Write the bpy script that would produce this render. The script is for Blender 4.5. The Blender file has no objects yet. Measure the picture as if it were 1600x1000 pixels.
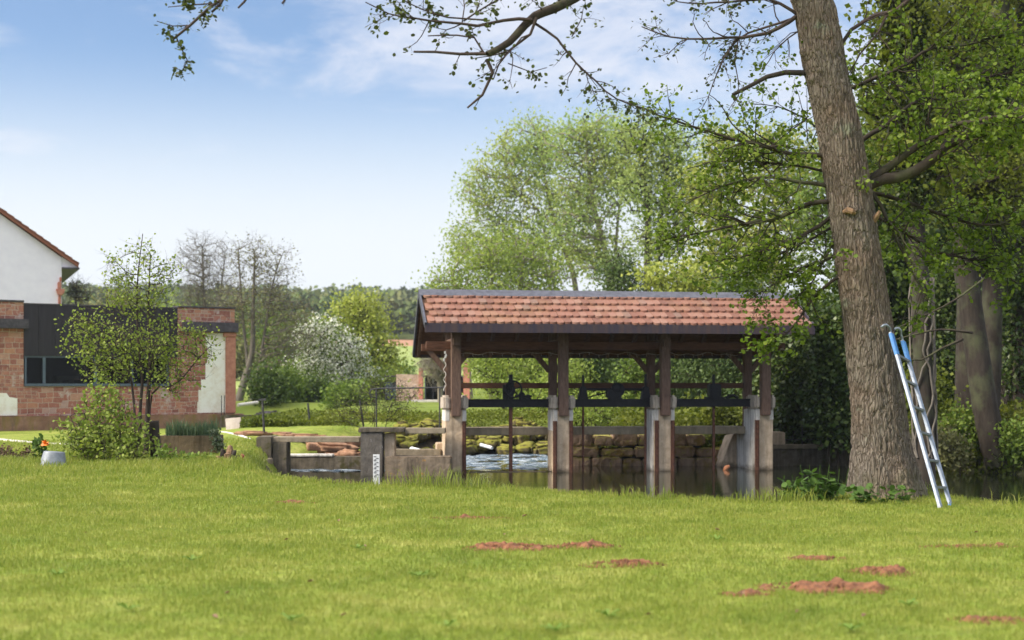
import bpy, bmesh, math, random
import numpy as np
from mathutils import Vector, Matrix, noise as mnoise

SC = bpy.context.scene
COL = SC.collection
PI = math.pi
R = math.radians
F = 50.0 / 36.0 * 1600.0          # focal length in photo pixels
H = 1.4                           # eye height

# ------------------------------------------------------------------ camera
cam_d = bpy.data.cameras.new("camera")
cam = bpy.data.objects.new("camera", cam_d)
COL.objects.link(cam)
cam.location = (0, 0, H)
cam.rotation_euler = (R(90), 0, 0)
cam_d.lens = 50
cam_d.sensor_width = 36
cam_d.shift_y = 0.0625
cam_d.clip_start = 0.1
cam_d.clip_end = 6000
cam_d.dof.use_dof = True
cam_d.dof.focus_distance = 21
cam_d.dof.aperture_fstop = 1.7
SC.camera = cam

# ------------------------------------------------------------------ sky, sun, exposure
SUN_AZ, SUN_EL = R(-113), R(39)
w = bpy.data.worlds.new("World")
SC.world = w
w.use_nodes = True
nt = w.node_tree
for n in list(nt.nodes):
    nt.nodes.remove(n)
def wn(t, **kw):
    n = nt.nodes.new(t)
    for k, v in kw.items():
        setattr(n, k, v)
    return n
sky = wn('ShaderNodeTexSky', sky_type='NISHITA', sun_disc=False, sun_elevation=SUN_EL, sun_rotation=SUN_AZ,
         air_density=1.0, dust_density=0.6, ozone_density=4.0, altitude=200)
tc = wn('ShaderNodeTexCoord')
sep = wn('ShaderNodeSeparateXYZ')
nt.links.new(tc.outputs['Generated'], sep.inputs[0])
def wmath(op, a, b=None, c=None):
    n = wn('ShaderNodeMath', operation=op)
    for i, v in enumerate((a, b, c)):
        if v is None: continue
        if isinstance(v, (int, float)): n.inputs[i].default_value = v
        else: nt.links.new(v, n.inputs[i])
    return n.outputs[0]
dx, dy, dz = sep.outputs
# cloud field: noise on the sky direction, flattened towards the horizon
cv = wn('ShaderNodeCombineXYZ')
nt.links.new(wmath('MULTIPLY', dx, 9.0), cv.inputs[0])
nt.links.new(wmath('MULTIPLY', dy, 9.0), cv.inputs[1])
nt.links.new(wmath('MULTIPLY', dz, 26.0), cv.inputs[2])
cn = wn('ShaderNodeTexNoise')
cn.inputs['Scale'].default_value = 1.0; cn.inputs['Detail'].default_value = 9; cn.inputs['Roughness'].default_value = 0.66
cn.inputs['Distortion'].default_value = 0.35
nt.links.new(cv.outputs[0], cn.inputs['Vector'])
def bank(u, v, ru, rv):
    """soft elliptic bank of cloud round one sky direction"""
    a = wmath('DIVIDE', wmath('SUBTRACT', dx, u), ru)
    b = wmath('DIVIDE', wmath('SUBTRACT', dz, v), rv)
    d = wmath('ADD', wmath('MULTIPLY', a, a), wmath('MULTIPLY', b, b))
    return wmath('MAXIMUM', wmath('SUBTRACT', 1.0, d), 0.0)
cover = None
for args in ((0.02, 0.245, 0.27, 0.075), (-0.10, 0.285, 0.12, 0.03), (0.24, 0.20, 0.14, 0.05), (-0.345, 0.226, 0.045, 0.013), (-0.325, 0.160, 0.045, 0.013), (-0.27, 0.262, 0.04, 0.012)):
    b = bank(*args)
    if args[2] < 0.05: b = wmath('MULTIPLY', b, 0.62)
    cover = b if cover is None else wmath('MAXIMUM', cover, b)
thick = wmath('ADD', wmath('MULTIPLY', cover, 0.40), cn.outputs['Fac'])
mr = wn('ShaderNodeMapRange', interpolation_type='SMOOTHSTEP')
mr.inputs['From Min'].default_value = 0.58; mr.inputs['From Max'].default_value = 0.98
nt.links.new(thick, mr.inputs['Value'])
# thin high veil that whitens the air low over the horizon
veil = wn('ShaderNodeMapRange', interpolation_type='SMOOTHSTEP')
veil.inputs['From Min'].default_value = 0.235; veil.inputs['From Max'].default_value = 0.085
veil.inputs['To Max'].default_value = 0.97
nt.links.new(dz, veil.inputs['Value'])
m1 = wn('ShaderNodeMixRGB'); m1.inputs[2].default_value = (6.1, 6.35, 6.6, 1)
tint = wn('ShaderNodeMixRGB', blend_type='MULTIPLY'); tint.inputs[0].default_value = 1; tint.inputs[2].default_value = (1.06, 1.05, 1.06, 1)   # clean cool air
nt.links.new(sky.outputs[0], tint.inputs[1])
nt.links.new(veil.outputs[0], m1.inputs[0]); nt.links.new(tint.outputs[0], m1.inputs[1])
m2 = wn('ShaderNodeMixRGB'); m2.inputs[2].default_value = (5.9, 6.0, 6.5, 1)
nt.links.new(wmath('MULTIPLY', mr.outputs[0], 0.8), m2.inputs[0]); nt.links.new(m1.outputs[0], m2.inputs[1])
bg = wn('ShaderNodeBackground'); bg.inputs['Strength'].default_value = 0.05
# bright overcast layer added overhead, out of view, to lift the ambient light
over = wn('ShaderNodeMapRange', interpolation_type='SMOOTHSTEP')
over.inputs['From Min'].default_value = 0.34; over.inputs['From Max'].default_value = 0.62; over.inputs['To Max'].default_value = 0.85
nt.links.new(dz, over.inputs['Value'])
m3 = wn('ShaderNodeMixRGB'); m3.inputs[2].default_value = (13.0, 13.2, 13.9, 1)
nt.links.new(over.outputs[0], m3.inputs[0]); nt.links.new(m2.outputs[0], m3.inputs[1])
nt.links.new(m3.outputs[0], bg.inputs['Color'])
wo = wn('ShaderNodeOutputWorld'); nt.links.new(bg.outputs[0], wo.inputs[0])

sl = bpy.data.lights.new("sun", 'SUN')
sl.energy = 2.05; sl.angle = R(18); sl.color = (1.0, 0.92, 0.78)
so = bpy.data.objects.new("sun", sl); COL.objects.link(so)
SD = Vector((math.sin(SUN_AZ) * math.cos(SUN_EL), math.cos(SUN_AZ) * math.cos(SUN_EL), math.sin(SUN_EL)))
so.rotation_euler = SD.to_track_quat('Z', 'Y').to_euler()
so.location = SD * 100
SC.view_settings.view_transform = 'Standard'
SC.view_settings.look = 'None'
SC.view_settings.gamma = 1
SC.view_settings.use_curve_mapping = False
SC.view_settings.exposure = 1.64
SC.render.engine = 'CYCLES'
SC.cycles.use_denoising = True
SC.cycles.max_bounces = 8
SC.cycles.transparent_max_bounces = 8
SC.cycles.caustics_reflective = False
SC.cycles.caustics_refractive = False

# ------------------------------------------------------------------ small tools
rng = np.random.default_rng(7)
random.seed(7)

def at(px, py, Y):
    """the point at depth Y that the photo shows at pixel (px, py)"""
    return np.array([(px - 800) / F * Y, Y, H - (py - 600) / F * Y])

def hash2(ix, iy, seed):
    h = (ix.astype(np.int64) * 374761393 + iy.astype(np.int64) * 668265263 + seed * 974711) & 0xffffffff
    h = ((h ^ (h >> 13)) * 1274126177) & 0xffffffff
    h = ((h ^ (h >> 15)) * 2246822519) & 0xffffffff
    return ((h ^ (h >> 16)) & 0xffff) / 65535.0

def vnoise(x, y, seed=0):
    x = np.asarray(x, float); y = np.asarray(y, float)
    ix = np.floor(x); iy = np.floor(y)
    fx = x - ix; fy = y - iy
    fx = fx * fx * (3 - 2 * fx); fy = fy * fy * (3 - 2 * fy)
    a = hash2(ix, iy, seed); b = hash2(ix + 1, iy, seed)
    c = hash2(ix, iy + 1, seed); d = hash2(ix + 1, iy + 1, seed)
    return (a * (1 - fx) + b * fx) * (1 - fy) + (c * (1 - fx) + d * fx) * fy

def fbm(x, y, seed=0, oct=4):
    s = 0; a = 0.5; t = 0
    for o in range(oct):
        s = s + a * vnoise(x * 2 ** o, y * 2 ** o, seed + o * 17); t += a; a *= 0.5
    return s / t

def sstep(a, b, x):
    t = np.clip((x - a) / (b - a), 0, 1)
    return t * t * (3 - 2 * t)

def raw_mesh(name, V, faces):
    """faces: list of (m,k) index arrays"""
    me = bpy.data.meshes.new(name)
    V = np.asarray(V, np.float32).reshape(-1, 3)
    me.vertices.add(len(V)); me.vertices.foreach_set('co', V.ravel())
    faces = [np.asarray(f, np.int32) for f in faces if len(f)]
    nl = sum(f.size for f in faces); nf = sum(len(f) for f in faces)
    me.loops.add(nl); me.polygons.add(nf)
    me.loops.foreach_set('vertex_index', np.concatenate([f.ravel() for f in faces]))
    cnt = np.concatenate([np.full(len(f), f.shape[1], np.int32) for f in faces])
    st = np.concatenate([[0], np.cumsum(cnt)[:-1]]).astype(np.int32)
    me.polygons.foreach_set('loop_start', st)
    me.update(calc_edges=True)
    return me

def tag(o, label=None, cat=None, group=None, kind=None):
    if label: o['label'] = label
    if cat: o['category'] = cat
    if group: o['group'] = group
    if kind: o['kind'] = kind
    return o

def thing(name, label, cat, loc=(0, 0, 0), rz=0, group=None):
    o = bpy.data.objects.new(name, None); COL.objects.link(o)
    o.empty_display_size = 0.2
    o.location = [float(v) for v in loc]; o.rotation_euler = (0, 0, rz)
    return tag(o, label, cat, group)

def put(name, me, mat, parent=None, smooth=False, world=True, loc=None):
    """link a mesh as one object; world meshes are shifted into the parent's frame"""
    if me.name != name: me.name = name
    if mat is not None and not me.materials:
        for m in (mat if isinstance(mat, (list, tuple)) else [mat]): me.materials.append(m)
    me.polygons.foreach_set('use_smooth', np.full(len(me.polygons), bool(smooth)))
    o = bpy.data.objects.new(name, me); COL.objects.link(o)
    if parent is not None:
        o.parent = parent
        if world:
            off = Vector((0, 0, 0)); p = parent; M = Matrix.Identity(4)
            ch = []
            while p is not None: ch.append(p); p = p.parent
            for p in reversed(ch): M = M @ Matrix.LocRotScale(p.location, p.rotation_euler, p.scale)
            me.transform(M.inverted())
    if loc is not None: o.location = loc
    return o

class MB:
    """collects boxes, bars and tubes into one mesh"""
    def __init__(s): s.v = []; s.f = {}
    def add(s, V, faces):
        b = sum(len(a) for a in s.v)
        s.v.append(np.asarray(V, float).reshape(-1, 3))
        for f in faces: s.f.setdefault(len(f), []).append([i + b for i in f])
        return s
    def box(s, x0, x1, y0, y1, z0, z1):
        V = [(x, y, z) for z in (z0, z1) for y in (y0, y1) for x in (x0, x1)]
        return s.add(V, [(0, 2, 3, 1), (4, 5, 7, 6), (0, 1, 5, 4), (2, 6, 7, 3), (0, 4, 6, 2), (1, 3, 7, 5)])
    def bar(s, a, b, wx, wz, up=(0, 0, 1)):
        a = Vector(a); b = Vector(b); d = (b - a).normalized()
        u = Vector(up)
        x = d.cross(u)
        if x.length < 1e-4: x = d.cross(Vector((0, 1, 0)))
        x.normalize(); z = x.cross(d)
        V = []
        for p in (a, b):
            for i, j in ((-1, -1), (1, -1), (1, 1), (-1, 1)):
                V.append(p + x * (wx / 2 * i) + z * (wz / 2 * j))
        return s.add(V, [(0, 1, 2, 3)[::-1], (4, 5, 6, 7), (0, 1, 5, 4), (1, 2, 6, 5), (2, 3, 7, 6), (3, 0, 4, 7)])
    def tube(s, pts, r, n=10, caps=True):
        pts = [Vector(p) for p in pts]
        rr = r if isinstance(r, (list, tuple, np.ndarray)) else [r] * len(pts)
        V = []; prev = None
        for i, p in enumerate(pts):
            d = (pts[min(i + 1, len(pts) - 1)] - pts[max(i - 1, 0)]).normalized()
            if prev is None:
                x = d.orthogonal().normalized()
            else:
                x = (prev - d * prev.dot(d)).normalized()
            prev = x; y = d.cross(x)
            for k in range(n):
                a = 2 * PI * k / n
                V.append(p + (x * math.cos(a) + y * math.sin(a)) * rr[i])
        fs = []
        for i in range(len(pts) - 1):
            for k in range(n):
                fs.append((i * n + k, i * n + (k + 1) % n, (i + 1) * n + (k + 1) % n, (i + 1) * n + k))
        if caps:
            fs.append(tuple(range(n))[::-1]); fs.append(tuple((len(pts) - 1) * n + k for k in range(n)))
        return s.add(V, fs)
    def prism(s, poly, axis, a, b):
        """poly of 2D points pushed from a to b along axis 0/1/2"""
        V = []
        for t in (a, b):
            for (p, q) in poly:
                V.append({0: (t, p, q), 1: (p, t, q), 2: (p, q, t)}[axis])
        n = len(poly)
        fs = [tuple(range(n))[::-1], tuple(range(n, 2 * n))] + [(i, (i + 1) % n, n + (i + 1) % n, n + i) for i in range(n)]
        return s.add(V, fs)
    def mesh(s, name):
        return raw_mesh(name, np.concatenate(s.v), [np.array(f) for f in s.f.values()])
    def build(s, name, mat, parent=None, bevel=0.0, rough=None, smooth=False, world=False):
        me = s.mesh(name)
        bm = bmesh.new(); bm.from_mesh(me)
        bmesh.ops.recalc_face_normals(bm, faces=bm.faces)
        if bevel:
            es = [e for e in bm.edges if len(e.link_faces) == 2 and e.calc_face_angle(0) > 0.6]
            bmesh.ops.bevel(bm, geom=es, offset=bevel, segments=2, affect='EDGES', clamp_overlap=True)
        if rough:
            cell, amp, fr = rough
            for _ in range(7):
                es = [e for e in bm.edges if e.calc_length() > cell]
                if not es or len(bm.verts) > 30000: break
                bmesh.ops.subdivide_edges(bm, edges=es, cuts=1, use_grid_fill=True)
            bmesh.ops.triangulate(bm, faces=[f for f in bm.faces if len(f.verts) > 4])
            for v in bm.verts:
                n = mnoise.noise_vector(v.co * fr) * 0.65 + mnoise.noise_vector(v.co * fr * 3.1) * 0.35
                v.co += n * amp
        bm.to_mesh(me); bm.free()
        return put(name, me, mat, parent, smooth, world)

# ------------------------------------------------------------------ materials
class NM:
    def __init__(s, name):
        s.m = bpy.data.materials.new(name); s.m.use_nodes = True
        s.t = s.m.node_tree; s.t.nodes.clear()
        s.out = s.n('ShaderNodeOutputMaterial')
        s.co = s.n('ShaderNodeTexCoord').outputs['Object']
    def n(s, t, **kw):
        n = s.t.nodes.new(t)
        for k, v in kw.items(): setattr(n, k, v)
        return n
    def link(s, v, sock):
        if hasattr(v, 'links') or hasattr(v, 'is_linked'): s.t.links.new(v, sock)
        elif isinstance(v, (tuple, list)) and len(v) == 3 and sock.type == 'RGBA': sock.default_value = (*v, 1)
        else: sock.default_value = v
    def vec(s, sc=(1, 1, 1), src=None):
        n = s.n('ShaderNodeMapping'); n.inputs['Scale'].default_value = sc
        s.link(src or s.co, n.inputs[0]); return n.outputs[0]
    def noise(s, scale, detail=5, rough=0.6, vec=None, dist=0):
        n = s.n('ShaderNodeTexNoise'); n.inputs['Scale'].default_value = scale
        n.inputs['Detail'].default_value = detail; n.inputs['Roughness'].default_value = rough; n.inputs['Distortion'].default_value = dist
        s.link(vec or s.co, n.inputs['Vector']); return n.outputs['Fac']
    def warp(s, v, amt, scale):
        n = s.n('ShaderNodeTexNoise'); n.inputs['Scale'].default_value = scale; n.inputs['Detail'].default_value = 4
        s.link(v, n.inputs['Vector'])
        a = s.n('ShaderNodeVectorMath', operation='MULTIPLY_ADD'); s.link(n.outputs['Color'], a.inputs[0]); a.inputs[1].default_value = (amt, amt, amt); s.link(v, a.inputs[2])
        return a.outputs[0]
    def voro(s, scale, vec=None, feature='F1', out='Distance'):
        n = s.n('ShaderNodeTexVoronoi', feature=feature); n.inputs['Scale'].default_value = scale
        s.link(vec or s.co, n.inputs['Vector']); return n.outputs[out]
    def ramp(s, fac, stops, interp='LINEAR'):
        n = s.n('ShaderNodeValToRGB'); cr = n.color_ramp; cr.interpolation = interp
        while len(cr.elements) < len(stops): cr.elements.new(0.5)
        for e, (p, c) in zip(cr.elements, stops):
            e.position = p; e.color = (*c, 1) if isinstance(c, (tuple, list)) else (c, c, c, 1)
        s.link(fac, n.inputs[0]); return n.outputs[0]
    def mix(s, fac, a, b, mode='MIX'):
        n = s.n('ShaderNodeMixRGB', blend_type=mode)
        s.link(fac, n.inputs[0]); s.link(a, n.inputs[1]); s.link(b, n.inputs[2]); return n.outputs[0]
    def math(s, op, a, b=0.0):
        n = s.n('ShaderNodeMath', operation=op); s.link(a, n.inputs[0]); s.link(b, n.inputs[1]); return n.outputs[0]
    def island(s): return s.n('ShaderNodeNewGeometry').outputs['Random Per Island']
    def bump(s, h, strength=0.5, dist=0.02):
        n = s.n('ShaderNodeBump'); n.inputs['Strength'].default_value = strength; n.inputs['Distance'].default_value = dist
        s.link(h, n.inputs['Height']); return n.outputs[0]
    def pbr(s, col, rough=0.7, metal=0.0, normal=None, spec=0.4, **kw):
        p = s.n('ShaderNodeBsdfPrincipled')
        s.link(col, p.inputs['Base Color']); s.link(rough, p.inputs['Roughness']); s.link(metal, p.inputs['Metallic'])
        p.inputs['Specular IOR Level'].default_value = spec
        if normal is not None: s.link(normal, p.inputs['Normal'])
        for k, v in kw.items(): s.link(v, p.inputs[k])
        return p.outputs[0]
    def done(s, sh): s.t.links.new(sh, s.out.inputs['Surface']); return s.m

def leaf_mat(name, cols, trans=0.38, rough=0.55, big=None, bigscale=0.4):
    m = NM(name)
    c = m.ramp(m.island(), [(i / max(1, len(cols) - 1), k) for i, k in enumerate(cols)])
    if big is not None:
        c = m.mix(m.ramp(m.noise(bigscale, 3), [(0.38, 0.0), (0.66, 1.0)]), c, m.mix(0.65, c, big))
    p = m.pbr(c, rough, spec=0.25)
    t = m.n('ShaderNodeBsdfTranslucent')
    m.link(m.mix(0.5, c, (0.20, 0.24, 0.03), 'SOFT_LIGHT'), t.inputs[0])
    x = m.n('ShaderNodeMixShader'); x.inputs[0].default_value = trans
    m.t.links.new(p, x.inputs[1]); m.t.links.new(t.outputs[0], x.inputs[2])
    return m.done(x.outputs[0])

def wood_mat(name, dark, light, scale=(3, 3, 0.5), rough=0.8, bump=0.5, moss=None):
    m = NM(name)
    v = m.vec(scale)
    f = m.noise(4.0, 6, 0.65, v)
    c = m.ramp(f, [(0.3, dark), (0.7, light)])
    if moss is not None:
        c = m.mix(m.ramp(m.noise(1.1, 5), [(0.5, 0.0), (0.68, 0.8)]), c, moss)
    return m.done(m.pbr(c, rough, normal=m.bump(f, bump, 0.02), spec=0.25))

def simple(name, c1, c2, scale=6, rough=0.6, metal=0.0, bump=0.2, spec=0.4):
    m = NM(name); f = m.noise(scale, 6, 0.65)
    return m.done(m.pbr(m.ramp(f, [(0.35, c1), (0.65, c2)]), rough, metal, m.bump(f, bump, 0.01), spec))

M = {}
# lawn blades and the turf below them
def grass_color(m, isl=None):
    f = m.noise(0.75, 6, 0.72); g = m.noise(3.1, 4, 0.65)
    c = m.ramp(f, [(0.34, (0.175, 0.235, 0.040)), (0.5, (0.285, 0.325, 0.060)), (0.66, (0.41, 0.405, 0.11))])
    c = m.mix(m.ramp(g, [(0.4, 0.0), (0.7, 0.7)]), c, (0.14, 0.22, 0.018))
    if isl is not None:
        c = m.mix(0.38, c, m.ramp(isl, [(0.0, (0.11, 0.175, 0.016)), (0.45, (0.22, 0.27, 0.026)), (0.85, (0.37, 0.36, 0.06)), (0.97, (0.46, 0.38, 0.15))]))
    return c
m = NM('grass blades'); c = grass_color(m, m.island())
p = m.pbr(c, 0.5, spec=0.3); t = m.n('ShaderNodeBsdfTranslucent'); m.link(c, t.inputs[0])
x = m.n('ShaderNodeMixShader'); x.inputs[0].default_value = 0.45
m.t.links.new(p, x.inputs[1]); m.t.links.new(t.outputs[0], x.inputs[2]); M['blade'] = m.done(x.outputs[0])
m = NM('turf'); c = grass_color(m)
c = m.mix(m.ramp(m.noise(9, 5, 0.7), [(0.35, 0.45), (0.6, 0.0)]), c, (0.07, 0.06, 0.025))
M['turf'] = m.done(m.pbr(c, 0.95, normal=m.bump(m.noise(40, 4), 0.8, 0.03), spec=0.1))
m = NM('far turf'); f = m.noise(0.5, 6, 0.65, m.vec((1, 1, 1)))
c = m.ramp(f, [(0.3, (0.11, 0.15, 0.025)), (0.55, (0.16, 0.20, 0.036)), (0.75, (0.22, 0.235, 0.055))])
M['farturf'] = m.done(m.pbr(c, 0.95, normal=m.bump(m.noise(14, 5), 0.7, 0.05), spec=0.1))
M['mud'] = simple('wet bank soil', (0.035, 0.026, 0.016), (0.085, 0.06, 0.035), 7, 0.85, bump=0.8)
M['meadow'] = simple('spring meadow', (0.20, 0.26, 0.05), (0.27, 0.30, 0.08), 0.08, 0.95, bump=0.1)
M['field'] = simple('ploughed red field', (0.30, 0.14, 0.075), (0.36, 0.19, 0.11), 0.3, 0.95, bump=0.3)
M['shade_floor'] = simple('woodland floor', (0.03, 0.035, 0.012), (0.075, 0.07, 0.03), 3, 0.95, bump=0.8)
# water
m = NM('pond water')
h = m.noise(3.0, 3, 0.5, m.vec((1, 2.2, 1)))
M['water'] = m.done(m.pbr((0.012, 0.015, 0.007), 0.03, normal=m.bump(h, 0.10, 0.03), spec=0.5))
m = NM('white water')
f = m.noise(3.4, 9, 0.74, m.vec((0.9, 4.2, 1)), 0.7)
foam = m.ramp(f, [(0.46, 0.0), (0.56, 0.55), (0.66, 1.0)])
M['foam'] = m.done(m.pbr(m.mix(foam, (0.07, 0.12, 0.17), (0.74, 0.79, 0.84)), m.ramp(foam, [(0, 0.06), (1, 0.6)]), normal=m.bump(f, 0.9, 0.12)))
# stone, concrete, masonry
def concrete(name, a, b, lichen=None, moss=None, dirt=(0.06, 0.055, 0.045), streak=0.5, wet=False, top=None):
    m = NM(name)
    c = m.ramp(m.noise(5, 8, 0.7), [(0.3, a), (0.7, b)])
    st = m.noise(2.2, 6, 0.7, m.vec((3.2, 3.2, 0.35)))
    c = m.mix(m.ramp(st, [(0.46, 0.0), (0.72, streak)]), c, dirt)
    c = m.mix(m.ramp(m.noise(42, 3), [(0.58, 0.0), (0.75, 0.45)]), c, dirt)
    if wet:
        s = m.n('ShaderNodeSeparateXYZ'); m.link(m.co, s.inputs[0])
        zz = m.math('ADD', s.outputs[2], m.math('MULTIPLY', m.noise(5, 4), 0.30))
        c = m.mix(m.ramp(m.math('MULTIPLY', m.math('ADD', zz, 0.75), 2.2), [(0.30, 0.8), (0.62, 0.0)]), c, (0.075, 0.055, 0.035))
    if moss: c = m.mix(m.ramp(m.noise(2.4, 6, 0.7), [(0.52, 0.0), (0.62, 0.85)]), c, moss)
    if top:
        s = m.n('ShaderNodeSeparateXYZ'); m.link(m.n('ShaderNodeNewGeometry').outputs['Normal'], s.inputs[0])
        up9 = m.math('ADD', s.outputs[2], m.math('MULTIPLY', m.noise(4, 5, 0.7), 0.9))
        c = m.mix(m.ramp(m.math('MULTIPLY', up9, 0.6), [(0.38, 0.0), (0.58, 0.9)]), c, top)
    if lichen: c = m.mix(m.ramp(m.noise(3.3, 7, 0.75), [(0.56, 0.0), (0.64, 0.9)]), c, lichen)
    return m.done(m.pbr(c, 0.9, normal=m.bump(m.noise(24, 6, 0.7), 0.5, 0.015), spec=0.2))
M['pier'] = concrete('pier concrete', (0.42, 0.31, 0.205), (0.68, 0.535, 0.385), dirt=(0.15, 0.105, 0.07), streak=0.65, wet=True)
M['limewash'] = concrete('pale weathered concrete', (0.58, 0.54, 0.49), (0.78, 0.74, 0.69), dirt=(0.17, 0.14, 0.11), streak=0.7, wet=True)
M['cap'] = concrete('pier cap stone', (0.38, 0.32, 0.255), (0.56, 0.48, 0.40), dirt=(0.18, 0.14, 0.10), streak=0.6)
M['beamcon'] = concrete('concrete beam', (0.22, 0.18, 0.125), (0.34, 0.28, 0.20), dirt=(0.10, 0.08, 0.05))
M['oldcon'] = concrete('old mossy concrete', (0.085, 0.07, 0.05), (0.20, 0.165, 0.125), moss=(0.055, 0.05, 0.012), dirt=(0.03, 0.026, 0.02), streak=0.8)
M['trough'] = concrete('mossy trough', (0.10, 0.075, 0.045), (0.24, 0.17, 0.11), moss=(0.07, 0.045, 0.015), dirt=(0.045, 0.03, 0.015), streak=0.8)
M['lichencon'] = concrete('lichened curb', (0.16, 0.12, 0.085), (0.27, 0.21, 0.15), lichen=(0.40, 0.20, 0.03), dirt=(0.035, 0.028, 0.02), streak=0.8)
M['sandblock'] = concrete('mossy sandstone', (0.32, 0.20, 0.13), (0.56, 0.39, 0.27), top=(0.30, 0.27, 0.05), lichen=(0.30, 0.28, 0.03), moss=(0.24, 0.155, 0.03), dirt=(0.05, 0.035, 0.02))
M['mossrock'] = concrete('moss covered rock', a=(0.07, 0.06, 0.03), b=(0.17, 0.13, 0.06), top=(0.20, 0.19, 0.03), lichen=(0.15, 0.17, 0.02), moss=(0.16, 0.13, 0.015), dirt=(0.02, 0.02, 0.01))
M['redrock'] = concrete('red sandstone slab', (0.24, 0.125, 0.075), (0.40, 0.23, 0.14), dirt=(0.10, 0.06, 0.035), streak=0.7)
M['palestone'] = concrete('pale stone slab', (0.58, 0.48, 0.41), (0.70, 0.60, 0.53), dirt=(0.30, 0.22, 0.19), streak=0.5)
M['edging'] = simple('pale path edging', (0.55, 0.50, 0.46), (0.70, 0.66, 0.62), 8, 0.85)
m = NM('speckled concrete')
c = m.ramp(m.noise(6, 8, 0.7), [(0.3, (0.075, 0.065, 0.055)), (0.7, (0.17, 0.15, 0.13))])
c = m.mix(m.ramp(m.noise(9, 7, 0.8), [(0.62, 0.0), (0.66, 0.9)]), c, (0.62, 0.60, 0.58))
M['speckled'] = m.done(m.pbr(c, 0.9, normal=m.bump(m.noise(24, 6), 0.6, 0.02), spec=0.2))
def masonry(name, swap, bw=0.34, bh=0.17, cols=None):
    m = NM(name)
    s = m.n('ShaderNodeSeparateXYZ'); m.link(m.co, s.inputs[0])
    cb = m.n('ShaderNodeCombineXYZ')
    m.link(s.outputs[0], cb.inputs[0]); m.link(s.outputs[2], cb.inputs[1])
    nz = m.n('ShaderNodeTexNoise'); nz.inputs['Scale'].default_value = 2.1; nz.inputs['Detail'].default_value = 4
    m.link(m.co, nz.inputs['Vector'])
    off = m.n('ShaderNodeVectorMath', operation='MULTIPLY_ADD')
    m.link(nz.outputs['Color'], off.inputs[0]); off.inputs[1].default_value = (0.16, 0.085, 0); m.link(cb.outputs[0], off.inputs[2])
    def courses(w9, h9, off9):
        b = m.n('ShaderNodeTexBrick'); m.link(off.outputs[0], b.inputs['Vector'])
        b.offset = off9; b.squash = 0.66; b.squash_frequency = 3
        b.inputs['Scale'].default_value = 1; b.inputs['Brick Width'].default_value = w9; b.inputs['Row Height'].default_value = h9
        b.inputs['Mortar Size'].default_value = 0.010; b.inputs['Mortar Smooth'].default_value = 0.25; b.inputs['Bias'].default_value = 0
        b.inputs['Color1'].default_value = (0, 0, 0, 1); b.inputs['Color2'].default_value = (1, 1, 1, 1); b.inputs['Mortar'].default_value = (0.5, 0.5, 0.5, 1)
        return b
    b1 = courses(bw, bh, 0.43); b2 = courses(bw * 0.66, bh * 0.72, 0.37); b3 = courses(bw * 1.2, bh * 1.35, 0.5)
    msk = m.ramp(m.voro(0.9, cb.outputs[0], 'F1', 'Color'), [(0.0, 0.0), (0.42, 0.0), (0.43, 1.0)])
    msk2 = m.ramp(m.voro(1.3, cb.outputs[0], 'F1', 'Color'), [(0.0, 0.0), (0.62, 0.0), (0.63, 1.0)])
    bcol = m.mix(msk2, m.mix(msk, b1.outputs['Color'], b2.outputs['Color']), b3.outputs['Color'])
    bfac = m.mix(msk2, m.mix(msk, b1.outputs['Fac'], b2.outputs['Fac']), b3.outputs['Fac'])
    bc = m.ramp(bcol, cols or [(0.0, (0.19, 0.06, 0.045)), (0.3, (0.31, 0.105, 0.075)), (0.6, (0.42, 0.165, 0.115)), (0.86, (0.50, 0.24, 0.13)), (1.0, (0.46, 0.35, 0.32))])
    bc = m.mix(0.38, bc, m.ramp(m.noise(9, 6, 0.7), [(0.3, (0.17, 0.06, 0.05)), (0.7, (0.58, 0.33, 0.25))]))
    bc = m.mix(m.ramp(m.noise(1.6, 5, 0.7), [(0.57, 0.0), (0.63, 0.8)]), bc, (0.56, 0.46, 0.42))
    c = m.mix(bfac, bc, (0.52, 0.40, 0.32))
    hgt = m.math('SUBTRACT', m.math('MULTIPLY', m.noise(14, 5), 0.5), bfac)
    return m.done(m.pbr(c, 0.92, normal=m.bump(hgt, 0.8, 0.03), spec=0.2))
M['masonry'] = masonry('red sandstone masonry', False)
M['masonry_side'] = M['masonry']
M['rubblewall'] = masonry('pale rubble wall', False, 0.3, 0.2, [(0.0, (0.36, 0.27, 0.18)), (0.5, (0.50, 0.40, 0.29)), (1.0, (0.60, 0.49, 0.38))])
m = NM('stained plinth')
c = m.ramp(m.noise(3, 8, 0.7), [(0.3, (0.19, 0.095, 0.06)), (0.7, (0.36, 0.21, 0.14))])
c = m.mix(m.ramp(m.noise(1.5, 6, 0.7, m.vec((2, 2, 0.5))), [(0.5, 0), (0.68, 0.8)]), c, (0.20, 0.15, 0.03))
c = m.mix(m.ramp(m.noise(2.1, 6, 0.7, m.vec((2, 2, 0.3))), [(0.55, 0), (0.7, 0.8)]), c, (0.10, 0.08, 0.075))
M['plinth'] = m.done(m.pbr(c, 0.9, normal=m.bump(m.noise(18, 6), 0.6, 0.02), spec=0.2))
m = NM('old white plaster')
c = m.ramp(m.noise(2.5, 7, 0.7), [(0.3, (0.70, 0.60, 0.46)), (0.55, (0.88, 0.84, 0.76))])
M['plaster'] = m.done(m.pbr(c, 0.9, normal=m.bump(m.noise(20, 5), 0.3, 0.01), spec=0.2))
M['redstone'] = simple('dressed red sandstone', (0.38, 0.15, 0.10), (0.52, 0.24, 0.16), 7, 0.9, bump=0.4)
M['whitewall'] = simple('white house render', (0.76, 0.73, 0.78), (0.82, 0.79, 0.83), 3, 0.9, bump=0.1)
m = NM('dark metal cladding')
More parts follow.
